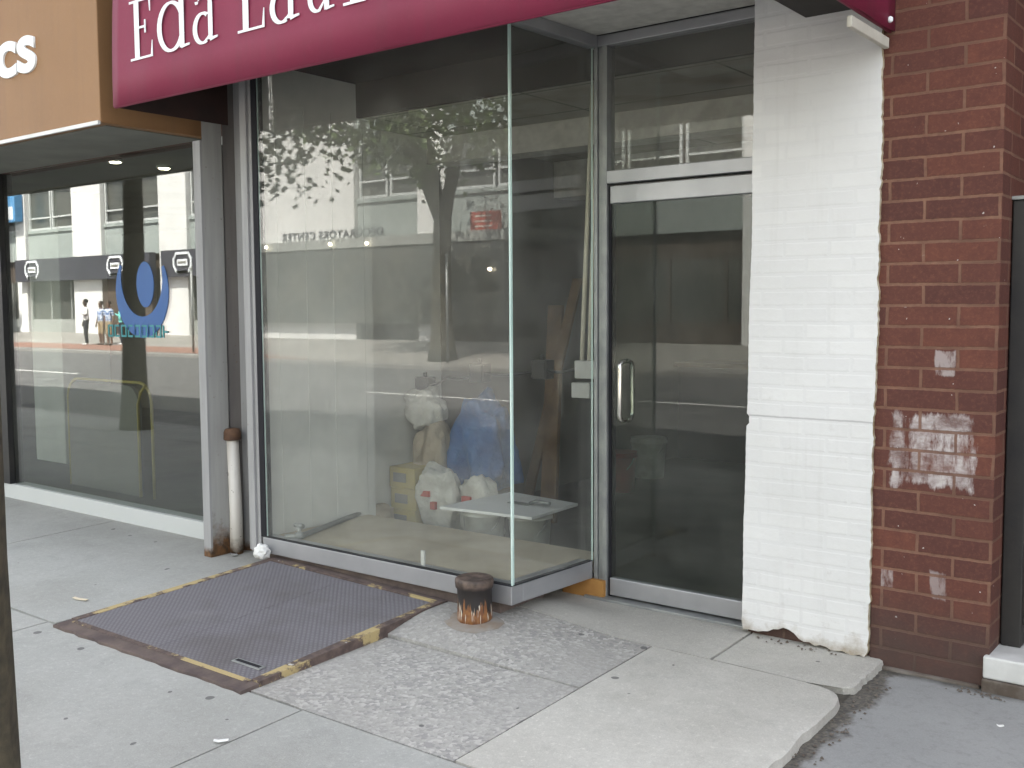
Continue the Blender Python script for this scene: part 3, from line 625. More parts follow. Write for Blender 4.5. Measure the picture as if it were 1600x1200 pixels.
b = MB(); b.tube([(XA, YA + .012, ZA + .004), (XB, YA + .012, ZA + .004)], 0.011, 8); b.tube([(XB - .012, YA, ZA + .004), (XB - .012, 4.48, ZA + .004)], 0.010, 8); b.build('hem', 'maroon', aw)
for yy in (4.42, 3.98):
    b = MB(); b.lathe(XB + 0.008, yy, [(0.004, ZA + .02), (0.012, ZA + .026), (0.012, ZA + .04), (0.004, ZA + .046)], 8); b.build('grommet', 'letter', aw)
b = MB(); b.box(-1.472, -1.450, 4.03, 4.473, 2.612, 2.656); b.build('frame_bar', 'cream', aw, bevel=.004)
# lettering: serif strokes in a unit box, cap height 1
def arc(cx, cz, rx, rz_, a0, a1, n, wf): return [(cx + rx * math.cos(R(a0 + (a1 - a0) * i / n)), cz + rz_ * math.sin(R(a0 + (a1 - a0) * i / n)), wf(a0 + (a1 - a0) * i / n)) for i in range(n + 1)]
tk = lambda lo, hi: (lambda a: lo + (hi - lo) * abs(math.cos(R(a))))
GL = {
 'E': (0.62, [[(.2, 0, .13), (.2, 1, .13)], [(.02, .018, .036), (.6, .018, .036)], [(.585, 0.0, .055), (.605, .27, .012)], [(.02, .982, .036), (.57, .982, .036)], [(.555, 1.0, .05), (.565, .76, .012)], [(.22, .53, .036), (.43, .53, .036)], [(.43, .42, .03), (.43, .64, .03)]]),
 'L': (0.62, [[(.2, 0, .13), (.2, 1, .13)], [(.02, .018, .036), (.6, .018, .036)], [(.585, 0.0, .055), (.605, .29, .012)], [(.02, .982, .036), (.38, .982, .036)]]),
 'd': (0.80, [arc(.36, .37, .29, .36, 20, 340, 26, tk(.035, .115)), [(.62, .02, .115), (.62, 1.1, .115)], [(.60, .03, .05), (.80, .045, .03)], [(.46, 1.08, .035), (.62, 1.08, .035)]]),
 'a': (0.72, [[(.51, .08, .11), (.51, .56, .11)] + arc(.33, .56, .18, .175, 0, 150, 10, tk(.035, .10)), [(.15, .62, .09), (.15, .58, .06)], arc(.305, .215, .215, .215, 60, 300, 18, tk(.035, .11)), [(.49, .42, .03), (.40, .405, .03)], [(.50, .03, .06), (.70, .05, .03)], [(.51, .03, .11), (.51, .09, .11)], [(.40, .03, .035), (.50, .09, .035)]]),
 'u': (0.82, [[(.17, .74, .11), (.17, .2, .11)] + arc(.37, .2, .2, .175, 180, 285, 10, tk(.04, .11)) + [(.58, .16, .03)], [(.62, .02, .11), (.62, .74, .11)], [(.02, .725, .03), (.18, .725, .03)], [(.47, .725, .03), (.62, .725, .03)], [(.60, .03, .05), (.82, .045, .03)]]),
 'r': (0.55, [[(.2, 0, .11), (.2, .74, .11)], [(.02, .018, .036), (.42, .018, .036)], arc(.42, .52, .2, .2, 170, 50, 8, tk(.04, .07)), [(.02, .725, .03), (.18, .725, .03)]]),
}
lt = MB(); CAP = 0.318
for ch, xa, xb, zb in (('E', -5.226, -5.008, 2.905), ('d', -4.972, -4.682, 2.905), ('a', -4.662, -4.440, 2.905), ('L', -4.292, -4.078, 2.905), ('a', -4.050, -3.822, 2.905), ('u', -3.795, -3.590, 2.905), ('r', -3.538, -3.34, 2.905)):
    w, strokes = GL[ch]; sx = (xb - xa) / w
    lc = 1.08 if ch.islower() else 1.0
    for k, st in enumerate(strokes):
        ww = 0.5 * (sx + CAP)
        lt.strip([(xa + u * sx, zb + v * CAP * lc, t * ww) for u, v, t in st], YA - 0.0045 - 0.0, 0.0022 + 0.0004 * k)
lt.build('lettering', 'letter', aw, fix=True)

# ================================================================== OPTICAL SHOP (left neighbour)
op = thing('optical_shop', 'neighbouring shop with tan fascia sign and tinted window', 'building', (-8.5, 4.2, 0))
YL = 4.22; ZS = 2.64
b = MB(); b.box(-22, -5.69, 3.432, 4.19, ZS, 4.3); sg = b.build('fascia_sign', 'tan', op, bevel=0.006); sg['label'] = 'tan fascia box with cut off white letters'
b = MB(); b.box(-22, -5.69, 3.415, 3.4315, ZS - 0.012, ZS + 0.010); b.build('trim_strip', 'white', sg)
b = MB(); b.box(-21.9, -5.75, 3.5, 4.18, ZS - 0.006, ZS - 0.001); b.build('sign_underside', 'underside', sg)
tx = text_mesh('lettering', 'cs', 0.44, (-6.885, 3.431, 3.05), Matrix.Rotation(R(90), 3, 'X'), 'letter', sg, 0.012, 0.012, 1.42)
b = MB(); b.box(-25, -5.50, 4.35, 12, 2.95, 13); b.box(-22, -5.56, 4.195, 4.35, ZS, 13); b.build('upper_wall', 'brick', op)
ow = MB(); ow.box(-16, -5.505, 4.19, 4.32, -0.05, 0.107); ow.box(-5.60, -5.512, 4.19, 4.28, .107, ZS); ow.box(-13.1, -13.0, 4.19, 4.3, .107, ZS)
ow = ow.build('shop_window', 'fframe', op, bevel=0.004)
b = MB(); b.box(-8.468, -5.602, YL, YL + 0.01, 0.108, ZS - 0.002); b.build('glass_pane', 'glassleft', ow)
b = MB(); b.box(-12.99, -8.622, YL, YL + 0.01, 0.108, ZS - 0.002); b.build('glass_pane', 'glassleft', ow)
b = MB(); b.box(-8.622, -8.468, 4.18, 4.30, .108, ZS); b.build('mullion', 'black', ow)
# blue eye emblem on the glass and the illegible teal line below it
def disc_poly(cx, cz, rx, rz_, y, n=28): return [(cx + rx * math.cos(2 * math.pi * i / n), y, cz + rz_ * math.sin(2 * math.pi * i / n)) for i in range(n)]
b = MB(); yd = YL - 0.004
b.extrude(disc_poly(-6.50, 1.715, 0.105, 0.16, yd), (0, 0.003, 0))
ring = [(-6.545 + 0.285 * math.cos(R(a)), 1.715 + 0.30 * math.sin(R(a)), 0.02 + 0.13 * max(0.0, math.sin(R((a - 150) / 240 * 180)))) for a in range(152, 389, 8)]
b.strip(ring, yd + 0.003, 0.003); b.build('emblem', 'decal', ow)
b = MB(); rg = random.Random(5); X = -6.98
while X < -6.30:
    k = rg.choice((0, 1, 2)); w = 0.055
    b.strip([(X, 1.345, .014), (X, 1.43, .014)], yd + .003, .003)
    if k: b.strip([(X, 1.425, .014), (X + w, 1.425, .014)], yd + .003, .0034)
    if k == 2: b.strip([(X + w, 1.345, .014), (X + w, 1.43, .014)], yd + .003, .0038)
    b.strip([(X, 1.35 if k else 1.385, .014), (X + w, 1.35 if k else 1.385, .014)], yd + .003, .0036); X += 0.085
b.build('decal_line', 'teal', ow)
# interior
b = MB(); b.box(-16, -5.56, 4.34, 9, 0.0, 0.06); b.build('shop_floor', 'ifloor', op)
b = MB(); b.box(-16, -5.56, 4.33, 9, 2.66, 2.70); b.build('ceiling', 'iwall2', op)
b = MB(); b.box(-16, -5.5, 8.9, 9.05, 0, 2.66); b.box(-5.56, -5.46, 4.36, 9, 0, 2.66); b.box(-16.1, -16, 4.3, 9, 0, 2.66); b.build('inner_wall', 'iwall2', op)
b = MB(); b.box(-9.98, -9.42, 5.2, 5.7, 0.06, 2.66); b.build('column', 'iwall', op, bevel=.01)
for X, Yc in ((-7.15, 4.42), (-7.18, 4.86)):
    b = MB(); b.lathe(X, Yc, [(0.05, 2.640), (0.06, 2.645), (0.06, 2.66)], 16); fr = b.build('downlight', 'white', op)
    b = MB(); b.lathe(X, Yc, [(0.035, 2.634), (0.042, 2.6385)], 16); b.build('lamp', 'lamp', fr)
# round cornered display panel with a beige edge standing behind the glass
dp = thing('display_panel', 'grey round cornered display panel with beige edging behind the optical shop glass', 'display panel', (-7.7, 4.62, 0.06))
def arch(x0, x1, z1, r, n=6):
    pts = [(x0, 0.07)]
    for i in range(n + 1): a = R(180 - 90 * i / n); pts.append((x0 + r + r * math.cos(a), z1 - r + r * math.sin(a)))
    for i in range(n + 1): a = R(90 - 90 * i / n); pts.append((x1 - r + r * math.cos(a), z1 - r + r * math.sin(a)))
    return pts + [(x1, 0.07)]
b = MB(); b.extrude([(a, 4.60, c) for a, c in arch(-8.26, -7.24, 0.94, 0.14)], (0, 0.03, 0)); b.build('panel', 'greycarton', dp)
b = MB(); b.tube([(a, 4.61, c) for a, c in arch(-8.28, -7.07, 0.97, 0.16)], 0.012, 8); b.tube([(-7.24, 4.60, 0.07), (-7.24, 4.60, 0.80), (-7.20, 4.6, 0.9), (-7.13, 4.6, .95)], 0.012, 8); b.build('edging', 'carton', dp)

# ================================================================== BRICK HOUSE (right neighbour)
bh = thing('brick_building', 'dark red brick house with paint smears right of the white pilaster', 'building', (-1.2, 4.6, -0.08))
b = MB(); b.box(-1.488, -1.0, 4.497, 5.2, -0.03, 13); b.box(-0.999, 12, 5.10, 5.3, -0.05, 13); b.box(-0.999, 12, 4.5, 5.099, 3.4, 13); b.box(-1.49, 12, 5.3, 12, 0, 13)
w = b.build('wall', 'brick', bh)
b = MB(); b.box(-1.47, -1.03, 4.475, 4.53, -0.10, -0.028); b.build('plinth', 'plinth', bh, bevel=.008)
b = MB(); b.box(-1.018, 1.4, 4.47, 5.09, 0.012, 0.105); b.build('stone_sill', 'stone', bh, bevel=.008)
b = MB(); b.box(-1.02, 1.4, 4.46, 5.05, -0.10, 0.011); b.build('sill_base', 'plinth', bh, bevel=.006)
gt = MB(); gt.box(-0.996, -0.915, 4.66, 4.74, 0.106, 1.97)
gt = gt.build('gate', 'black', bh, bevel=.006)
b = MB(); b.box(-0.998, -0.91, 4.652, 4.748, 1.971, 1.985); b.build('post_cap', 'aludark', gt)
b = MB(); b.box(-0.914, 0.6, 4.685, 4.715, 1.86, 1.90); b.box(-0.914, 0.6, 4.685, 4.715, 0.2, 0.24)
for k in range(10): b.box(-0.80 + .14 * k, -0.785 + .14 * k, 4.69, 4.71, 0.241, 1.859)
b.build('gate_bars', 'black', gt)

# ================================================================== PAVEMENT OBJECTS
def hp(u, v):  # bilinear on the hatch corners
    a = Vector((-4.99, 2.648, gz(2.648))); b_ = Vector((-3.475, 2.643, gz(2.643))); c = Vector((-3.455, 3.925, .032)); d = Vector((-4.80, 3.925, .066))
    q = (a * (1 - u) + b_ * u) * (1 - v) + (d * (1 - u) + c * u) * v
    return q
ht = thing('cellar_hatch', 'steel cellar hatch with worn yellow edges in the pavement below the bay', 'cellar hatch', (-4.3, 3.4, gz(3.4)))
def flat(uvs, z0, z1, mb, m=0):
    pts = [hp(u, v) for u, v in uvs]; k = len(pts)
    mb.add([(q.x, q.y, gz(q.y) - .03 if z0 < .002 else q.z + z0) for q in pts] + [(q.x, q.y, q.z + z1) for q in pts], [list(range(k))[::-1], list(range(k, 2 * k))] + [(i, (i + 1) % k, k + (i + 1) % k, k + i) for i in range(k)], m)
b = MB(); flat([(.035, .075), (.496, .075), (.496, .945), (.035, .945)], 0.003, 0.016, b); b.build('plate', 'plate', ht, bevel=.002)
b = MB(); flat([(.499, .075), (.962, .075), (.962, .945), (.499, .945)], 0.003, 0.0165, b); b.build('plate', 'plate', ht, bevel=.002)
rg = random.Random(9)
b = MB()
fr = [(u / 24, 0.0 + rg.uniform(-.004, .006)) for u in range(25)]
flat(fr + [(1.0, .072), (0.0, .072)], 0.001, 0.013, b); b.build('front_sill', 'hframe2', ht, bevel=.002)
b = MB(); flat([(.0, .073), (.033, .073), (.033, .95), (.0, .95)], 0.001, 0.018, b); flat([(.965, .073), (1.0, .073), (1.0, .95), (.965, .95)], 0.001, 0.020, b); flat([(.0, .951), (1.0, .951), (1, .972), (0, .972)], 0.001, 0.020, b)
flat([(.034, .053), (.964, .053), (.964, .0735), (.034, .0735)], 0.0131, 0.0170, b)
b.build('frame', 'hframe', ht, bevel=.002)
b = MB(); flat([(0, .973), (1, .973), (1.0, 1.0), (0, 1.0)], 0.001, 0.016, b); b.build('rear_flange', 'hframe2', ht)
b = MB(); flat([(.80, .135), (.93, .135), (.93, .165), (.80, .165)], 0.0166, 0.022, b); b.build('lift_handle', 'aludark', ht, bevel=.003)
b = MB(); flat([(.81, .143), (.92, .143), (.92, .157), (.81, .157)], 0.0221, 0.0235, b); b.build('handle_slot', 'gap', ht)

BX, BY = -3.17, 3.80
bo = MB(); g0 = gh(BX, BY)
bo.lathe(BX, BY, [(0.085, g0 - .02), (0.084, g0 + .02), (0.083, 0.14), (0.085, 0.185), (0.092, 0.195), (0.094, 0.225), (0.091, 0.238), (0.080, 0.243), (0.072, 0.238), (0.03, 0.239)], 32, 0, .045)
tag(bo.build('bollard', 'stub'), 'stubby rusted iron post with black and white paint drips in front of the bay', 'bollard')
b = MB(); pts = [(BX + .02 + (0.15 + .045 * mnoise.noise(Vector((math.cos(a / 20 * 6.283) * 2, math.sin(a / 20 * 6.283) * 2, 1)))) * math.cos(a / 20 * 6.283), BY - .03 + 0.12 * math.sin(a / 20 * 6.283)) for a in range(20)]
vs = [(a, c, gh(a, c) + .002) for a, c in pts] + [(BX + (a - BX) * .75, BY + (c - BY) * .75, gh(a, c) + .010) for a, c in pts]
b.add(vs, [list(range(20, 40))] + [(i, (i + 1) % 20, 20 + (i + 1) % 20, 20 + i) for i in range(20)], 0, True)
o = b.build('cement_collar', simple('rust_stained_cement', (0.30, 0.285, 0.26), (0.24, 0.18, 0.13), 9), None); tag(o, 'rust stained cement patch around the foot of the stubby post', 'cement patch')

def blob(name, c, s, mat, label, cat, amp=0.25, freq=3.0, seed=0, sub=3, parent=None, flatz=None):
    bm = bmesh.new(); bmesh.ops.create_icosphere(bm, subdivisions=sub, radius=1.0)
    for v in bm.verts:
        d = 1 + amp * mnoise.noise(v.co * freq + Vector((seed * 3.1, seed, 0)))
        v.co = Vector((v.co.x * s[0], v.co.y * s[1], v.co.z * s[2])) * d + Vector(c)
        if flatz is not None and v.co.z < flatz: v.co.z = flatz
    me = bpy.data.meshes.new(name); bm.to_mesh(me); bm.free(); me.materials.append(M[mat])
    for p_ in me.polygons: p_.use_smooth = False if name.startswith('paper') else True
    o = bpy.data.objects.new(name, me); COL.objects.link(o)
    if parent: o.parent = parent; me.transform(Matrix.Translation(-WORLD[parent.name])); WORLD[o.name] = WORLD[parent.name]
    else: tag(o, label, cat)
    return o
blob('paper_ball', (-4.845, 3.858, .118), (.050, .046, .045), 'paper', 'crumpled white paper ball on the back corner of the steel hatch', 'litter', 0.35, 2.2, 1, 3, None, .078)
def flatlit(name, px, py, l, w, rot, mat, label):
    q = PG(px, py); b = MB(); ca, sa = math.cos(R(rot)), math.sin(R(rot)); pts = []
    for u, v in ((-l, -w), (-l * .3, -w * 1.1), (l * .4, -w * .8), (l, -w), (l * .9, w), (l * .2, w * 1.2), (-l * .5, w * .9), (-l * 1.05, w * .8)):
        X, Y = q.x + u * ca - v * sa, q.y + u * sa + v * ca; pts.append((X, Y, gz(Y) + .003 + .006 * abs(u) / l))
    b.extrude(pts, (0, 0, 0.002)); return tag(b.build(name, mat), label, 'litter')
flatlit('paper_strip', 126, 938, .055, .012, 8, 'tanpaper', 'tan paper strip lying on the pavement left of the cellar hatch')
flatlit('paper_scrap', 346, 1160, .028, .009, 40, 'paper', 'small white paper scrap on the pavement joint in the foreground')
flatlit('wrapper', 366, 868, .04, .018, -30, 'greybox', 'flattened grey wrapper beside the crumpled paper ball')
flatlit('cigarette_end', 1563, 1137, .012, .006, 20, 'paper', 'white cigarette end on the grey cement pavement at right')
rg = random.Random(21)
b = MB()
for k in range(150):
    if k < 90: X = rg.uniform(-1.41, -1.32); Y = rg.uniform(3.0, 4.3); Z = gz(Y) - .034
    elif k < 125: X = rg.gauss(-1.0, .07); Y = 4.43 + rg.uniform(-.04, .02); Z = gz(Y) - .034
    else: X = rg.uniform(-2.05, -1.6); Y = rg.uniform(4.40, 4.47); Z = gz(Y) + .002
    s = rg.uniform(.003, .009); a = rg.uniform(0, 3)
    b.add([(X + s * math.cos(a + t), Y + s * math.sin(a + t), Z) for t in (0, 1.7, 3.2, 4.6)] + [(X, Y, Z + s * rg.uniform(.6, 1.2))], [(0, 1, 4), (1, 2, 4), (2, 3, 4), (3, 0, 4), (3, 2, 1, 0)])
stuff(tag(b.build('grit', 'plinth'), 'loose dark grit along the broken slab edge and wall feet', 'grit'))

# ================================================================== THINGS INSIDE THE EMPTY SHOP
def bag(name, c, s, mat, label, lean=(0, 0, 0), seed=0, parent=None, cat='bag'):
    bm = bmesh.new(); bmesh.ops.create_cube(bm, size=2.0); bmesh.ops.subdivide_edges(bm, edges=bm.edges, cuts=13, use_grid_fill=True)
    E = Matrix.Rotation(R(lean[0]), 3, 'X') @ Matrix.Rotation(R(lean[1]), 3, 'Y') @ Matrix.Rotation(R(lean[2]), 3, 'Z')
    for v in bm.verts:
        p_ = v.co.copy(); sph = p_.normalized() * 1.18
        p_ = p_.lerp(sph, 0.62)
        p_ *= 1 + 0.30 * mnoise.noise(p_ * 1.3 + Vector((seed, 0, 3))) + 0.10 * mnoise.noise(p_ * 3.7 + Vector((seed, 9, 0)))
        if cat == 'tarpaulin':
            an_ = math.atan2(p_.y, p_.x); fl = max(0.0, .35 - p_.z * .5)
            q_ = 1 + fl * (.55 + .30 * math.sin(an_ * 7 + p_.z * 1.5) + .16 * math.sin(an_ * 13 + 2)); p_.x *= q_ * .8; p_.y *= q_ * .8
        v.co = E @ Vector((p_.x * s[0], p_.y * s[1], p_.z * s[2])) + Vector(c)
    me = bpy.data.meshes.new(name); bm.to_mesh(me); bm.free(); me.materials.append(M[mat])
    for p_ in me.polygons: p_.use_smooth = True
    o = bpy.data.objects.new(name, me); COL.objects.link(o)
    return tag(o, label, cat)
bag('plaster_sack', (-4.93, 5.48, 0.36), (.13, .13, .34), 'sackbeige', 'tall beige paper sack standing behind the display platform', (3, 4, 10), 1)
bag('rubble_bag', (-4.97, 5.43, 0.83), (.125, .11, .125), 'sackpale', 'grey white dusty bag slumped on top of the beige sack', (10, -14, 30), 2)
bag('tarpaulin', (-4.60, 5.62, 0.60), (.20, .15, .29), 'tarp', 'crumpled blue tarpaulin heaped beside the beige sack', (6, 8, 12), 3, cat='tarpaulin')
for k, (cc, ss, lb) in enumerate((((-4.66, 5.24, 0.22), (.13, .10, .22), 'white plaster bag with red print, left of the white board'), ((-4.40, 5.36, 0.19), (.13, .10, .19), 'white plaster bag with red print, behind the white board'))):
    o = bag('plaster_bag', cc, ss, 'sackpale', lb, (8, -5, 8 - 20 * k), 5 + k); o['group'] = 'printed plaster bags'
    b = MB(); pr_ = []
    b.box(cc[0] - .075, cc[0] + .0, cc[1] - .126, cc[1] - .10, cc[2] + .05, cc[2] + .09); b.box(cc[0] + .01, cc[0] + .05, cc[1] - .126, cc[1] - .10, cc[2] - .03, cc[2] + .02)
    e = b.build('print', 'red'); e.parent = o
for k in range(3):
    b = MB(); z0 = 0.004 + k * 0.146; X = -5.07 + 0.012 * (k % 2)
    b.box(X, X + .24, 5.16, 5.40, z0, z0 + .144); o = b.build('carton', 'carton', bevel=.004)
    tag(o, ('yellow carton at the bottom of the stack by the white wall', 'yellow carton in the middle of the stack by the white wall', 'yellow carton topping the stack by the white wall')[k], 'carton', 'stacked yellow cartons')
    b = MB(); b.box(X + .04, X + .16, 5.1565, 5.1595, z0 + .04, z0 + .105); e = b.build('label_patch', 'greycarton'); e.parent = o
def bucket(c, r, h, mat, label):
    t = thing('bucket', label, 'bucket', c, 'plaster buckets'); x_, y_, z_ = c
    b = MB(); b.lathe(x_, y_, [(r * .84, z_), (r * .86, z_ + .01), (r * .97, z_ + h * .86), (r * 1.05, z_ + h * .87), (r * 1.05, z_ + h * .92), (r, z_ + h * .93), (r * 1.02, z_ + h)], 24); b.build('pail', mat, t)
    b = MB(); b.tube([(x_ + r * 1.06 * math.cos(R(a)), y_ - .02 - r * .5 * math.sin(R(a)), z_ + h * .88 - r * .95 * math.sin(R(a))) for a in range(0, 181, 20)], .004, 6); b.build('bail', 'aludark', t)
bucket((-4.10, 5.02, 0.002), .135, .272, 'bucket', 'white pail holding up the left end of the white board')
bucket((-3.80, 5.10, 0.002), .135, .272, 'bucket', 'white pail holding up the right end of the white board')
bucket((-3.98, 5.33, 0.002), .135, .272, 'bucket', 'white pail under the back edge of the white board')
bucket((-4.55, 7.35, 0.002), .15, .33, 'redbucket', 'dark red pail on the shop floor near the back')
bucket((-4.70, 8.1, 0.002), .16, .36, 'bucket', 'white pail on the floor seen through the glass door')
b = MB(); b.extrude([(-4.31, 4.83, .276), (-3.64, 4.90, .276), (-3.66, 5.42, .276), (-4.26, 5.50, .276)], (0, 0, .018)); tag(b.build('work_board', 'board', bevel=.002), 'white board laid flat across pails behind the display platform', 'board')
b = MB(); b.box(-4.03, -3.87, 5.16, 5.22, .295, .300); b.tube([(-3.87, 5.19, .305), (-3.82, 5.19, .325), (-3.70, 5.17, .325)], .012, 8); tag(b.build('trowel', 'aludark'), 'steel trowel lying on the white board', 'trowel')
b = MB(); b.extrude([(-4.35, 5.95, 0.002), (-4.22, 5.95, 0.002), (-4.22, 5.99, 0.002), (-4.35, 5.99, 0.002)], (-.28, .5, 1.55)); tag(b.build('timber_plank', 'wood', bevel=.003), 'brown timber plank leaning inside behind the white board', 'plank')
bag('sand_sack', (-4.98, 4.93, 0.10), (.10, .12, .10), 'sackbeige', 'low beige sack lying behind the left end of the display floor', (0, 6, 20), 8)
bag('cement_sack', (-4.78, 5.62, 0.30), (.14, .12, .30), 'sackpale', 'dusty grey sack standing between the beige sack and the blue tarpaulin', (-4, 5, 30), 12)
b = MB(); b.extrude([(-4.62, 6.05, 0.002), (-4.54, 6.05, 0.002), (-4.54, 6.08, 0.002), (-4.62, 6.08, 0.002)], (.22, .4, 1.75)); tag(b.build('timber_plank', 'wood', bevel=.003), 'narrow dark timber plank leaning behind the blue tarpaulin', 'plank')
# electrical box with two conduits and the sagging cable with three black boxes
eb = thing('electrical_box', 'grey electrical box pair hanging on two conduits beside the door jamb', 'electrical box', (-3.2, 4.85, 1.0))
p0 = PY(902, 563, 4.85); p1 = PY(930, 592, 4.85); p2 = PY(898, 596, 4.85); p3 = PY(925, 622, 4.85)
b = MB(); b.box(p0.x, p1.x + .01, 4.82, 4.90, p1.z, p0.z); b.build('upper_box', 'greybox', eb, bevel=.004)
b = MB(); b.box(p2.x, p3.x + .005, 4.815, 4.89, p3.z, p2.z - .004); b.build('lower_box', 'greybox', eb, bevel=.004)
t0 = PY(937, 140, 4.86); t1 = PY(925, 140, 4.86)
for xa, xb in ((p0.x + .025, PY(926, 140, 4.86).x), (p0.x + .075, PY(935, 140, 4.86).x)):
    b = MB(); b.tube([(xa, 4.86, p0.z - .005), (xa + (xb - xa) * .3, 4.86, 1.7), (xb, 4.86, 2.752)], .013, 8); b.build('conduit', 'conduit', eb)
cb = thing('cable_run', 'dark cable with three black junction boxes strung across the empty shop', 'cable', (-4.2, 5.2, 1.1))
pp = [Vector((p0.x, 4.87, 1.20)), PY(848, 577, 5.08), PY(750, 583, 5.28), PY(700, 590, 5.38), PY(646, 602, 5.5)]
pp[-1].x = -5.09
b = MB(); fine = []
for i in range(len(pp) - 1):
    for k in range(6): q = pp[i].lerp(pp[i + 1], k / 6); q.z -= .022 * math.sin(math.pi * k / 6); fine.append(q)
fine.append(pp[-1]); b.tube(fine, .009, 6); b.build('cable', 'black', cb)
for q, s in ((pp[1], .058), (pp[2], .062), (pp[4] + Vector((.06, 0, 0)), .066)):
    b = MB(); b.box(q.x - s, q.x + s, q.y - .04, q.y + .04, q.z - s, q.z + s); j = b.build('junction_box', 'black', cb, bevel=.006)
    b = MB(); b.box(q.x - s * .8, q.x + s * .8, q.y - .046, q.y - .0405, q.z - s * .8, q.z + s * .8); b.lathe(q.x, q.y, [(.014, q.z + s), (.014, q.z + s + .03), (.005, q.z + s + .035)], 8); b.build('cover', 'black', j)
# valve and pipe at the corner of the platform
q = PZ(468, 842, 0.186); q2 = PZ(562, 804, 0.186)
vv = thing('pipe_valve', 'small old valve on a grey pipe lying along the display floor by the left wall', 'valve', (q.x, q.y, .186))
b = MB(); b.tube([(q.x - .06, q.y - .06, .20), (q.x, q.y, .20), (q2.x + .02, q2.y - .02, .20)], .016, 8); b.build('pipe', 'aludark', vv)
b = MB(); b.tube([(q.x, q.y, .20), (q.x, q.y, .262)], .014, 8); b.tube([(q.x - .035, q.y, .265), (q.x + .035, q.y, .265)], [.014, .014], 8); b.lathe(q.x, q.y, [(.028, .19), (.03, .2), (.028, .222), (.012, .226)], 10); b.build('valve_head', 'aludark', vv)
q = PZ(660, 885, 0.186)
b = MB(); b.box(q.x - .012, q.x + .012, q.y, q.y + .012, .186, .27); b.box(q.x - .02, q.x + .02, q.y - .01, q.y + .022, .186, .190); tag(b.build('price_holder', 'white', bevel=.002), 'small white upright holder on the tan display floor', 'card holder')
ct = thing('counter', 'black counter with brown top at the back seen through the door', 'counter', (-4.7, 9.6, 0))
b = MB(); b.box(-5.06, -3.4, 9.3, 9.9, 0.0, 0.93); b.build('cabinet', 'black', ct, bevel=.01)
b = MB(); b.box(-5.08, -3.36, 9.25, 9.92, 0.931, 0.975); b.build('worktop', 'wood', ct, bevel=.006)

# ================================================================== TREES
def tree(name, label, base, h, r0, lean, crown_c, crown_r, nclump, nleaf, leaf, seed, fork=None, group='street trees', extra=()):
    rg = random.Random(seed); t = thing(name, label, 'tree', base, group); bx, by, bz = base
    b = MB(); tz = (crown_c[2] - bz) if fork is None else fork
    pts = []; rad = []
    for i in range(9):
        u = i / 8; pts.append((bx + lean[0] * u * tz + .04 * math.sin(u * 5 + seed), by + lean[1] * u * tz, bz - .1 + u * (tz + .1))); rad.append(r0 * (1.0 - .25 * u + .45 * math.exp(-u * 9)))
    b.tube(pts, rad, 14)
    top = Vector(pts[-1]); ends = []
    for k in range(5):
        a = 2 * math.pi * (k + .3 * rg.random()) / 5; e = Vector(crown_c) + Vector((math.cos(a) * crown_r[0] * .55, math.sin(a) * crown_r[1] * .55, crown_r[2] * rg.uniform(-.1, .5)))
        mid = top.lerp(e, .45) + Vector((0, 0, .3)); b.tube([top - Vector((0, 0, .25)), mid, e], [r0 * .62, r0 * .4, r0 * .12], 8); ends.append((mid, e))
        for q in range(3):
            s = mid.lerp(e, .25 + .25 * q); f = s + Vector((rg.uniform(-1, 1), rg.uniform(-1, 1), rg.uniform(-.2, .8))) * crown_r[0] * .4
            b.tube([s, s.lerp(f, .5) + Vector((0, 0, .1)), f], [r0 * .2, r0 * .12, r0 * .04], 6)
    b.build('trunk', 'bark', t)
    vs = []; fs = []
    for c in range(nclump + len(extra)):
        while True:
            d = Vector((rg.uniform(-1, 1), rg.uniform(-1, 1), rg.uniform(-1, 1)))
            if .35 < d.length < 1: break
        cc = Vector((crown_c[0] + d.x * crown_r[0], crown_c[1] + d.y * crown_r[1], crown_c[2] + d.z * crown_r[2])); cr = rg.uniform(.25, .6) * crown_r[0] * .35
        if c >= nclump: cc = Vector(extra[c - nclump]); cr = .40
        for k in range(nleaf):
            p_ = cc + Vector((rg.gauss(0, 1), rg.gauss(0, 1), rg.gauss(0, .7))) * cr * .6
            a = Vector((rg.gauss(0, 1), rg.gauss(0, 1), rg.gauss(0, .5) - .4)).normalized(); n_ = a.cross(Vector((rg.gauss(0, 1), rg.gauss(0, 1), rg.gauss(0, 1)))).normalized()
            l = leaf * rg.uniform(.6, 1.3); w = l * .38; i0 = len(vs)
            vs += [p_, p_ + a * l * .5 + n_ * w, p_ + a * l, p_ + a * l * .5 - n_ * w]; fs.append((i0, i0 + 1, i0 + 2, i0 + 3))
    b = MB(); b.add(vs, fs); b.build('crown', 'leaf', t, fix=False)
    return t
tree('street_tree', 'street tree with dark trunk mirrored in the optical shop window', (-12.85, 0.3, -0.14), 5, .165, (0.01, 0), (-10.9, 0.3, 5.9), (2.7, 1.8, 2.3), 130, 60, .10, 4, fork=4.2, extra=((-9.6, 0.1, 3.15), (-9.2, 0.3, 3.2), (-8.6, .2, 3.35), (-9.9, .3, 2.8), (-9.0, .0, 3.0), (-9.3, .2, 3.4), (-10.0, .1, 3.3), (-8.8, .1, 3.6), (-9.5, .3, 3.7)))
ql = PY(9, 800, 1.25)
tree('street_tree', 'street tree whose bark fills the left edge of the photograph', (ql.x - .14, 1.25 - .12, gz(1.1)), 5, .17, (0.004, 0), (ql.x - .2, .9, 6.4), (2.2, 1.6, 1.8), 60, 30, .13, 5, fork=4.4)
tree('street_tree', 'forked street tree on the far pavement mirrored in the glass bay', (-19.6, -14.3, 0.0), 7, .33, (0.02, 0), (-19.8, -14.0, 7.9), (4.4, 2.8, 2.7), 150, 45, .22, 8, fork=4.1)
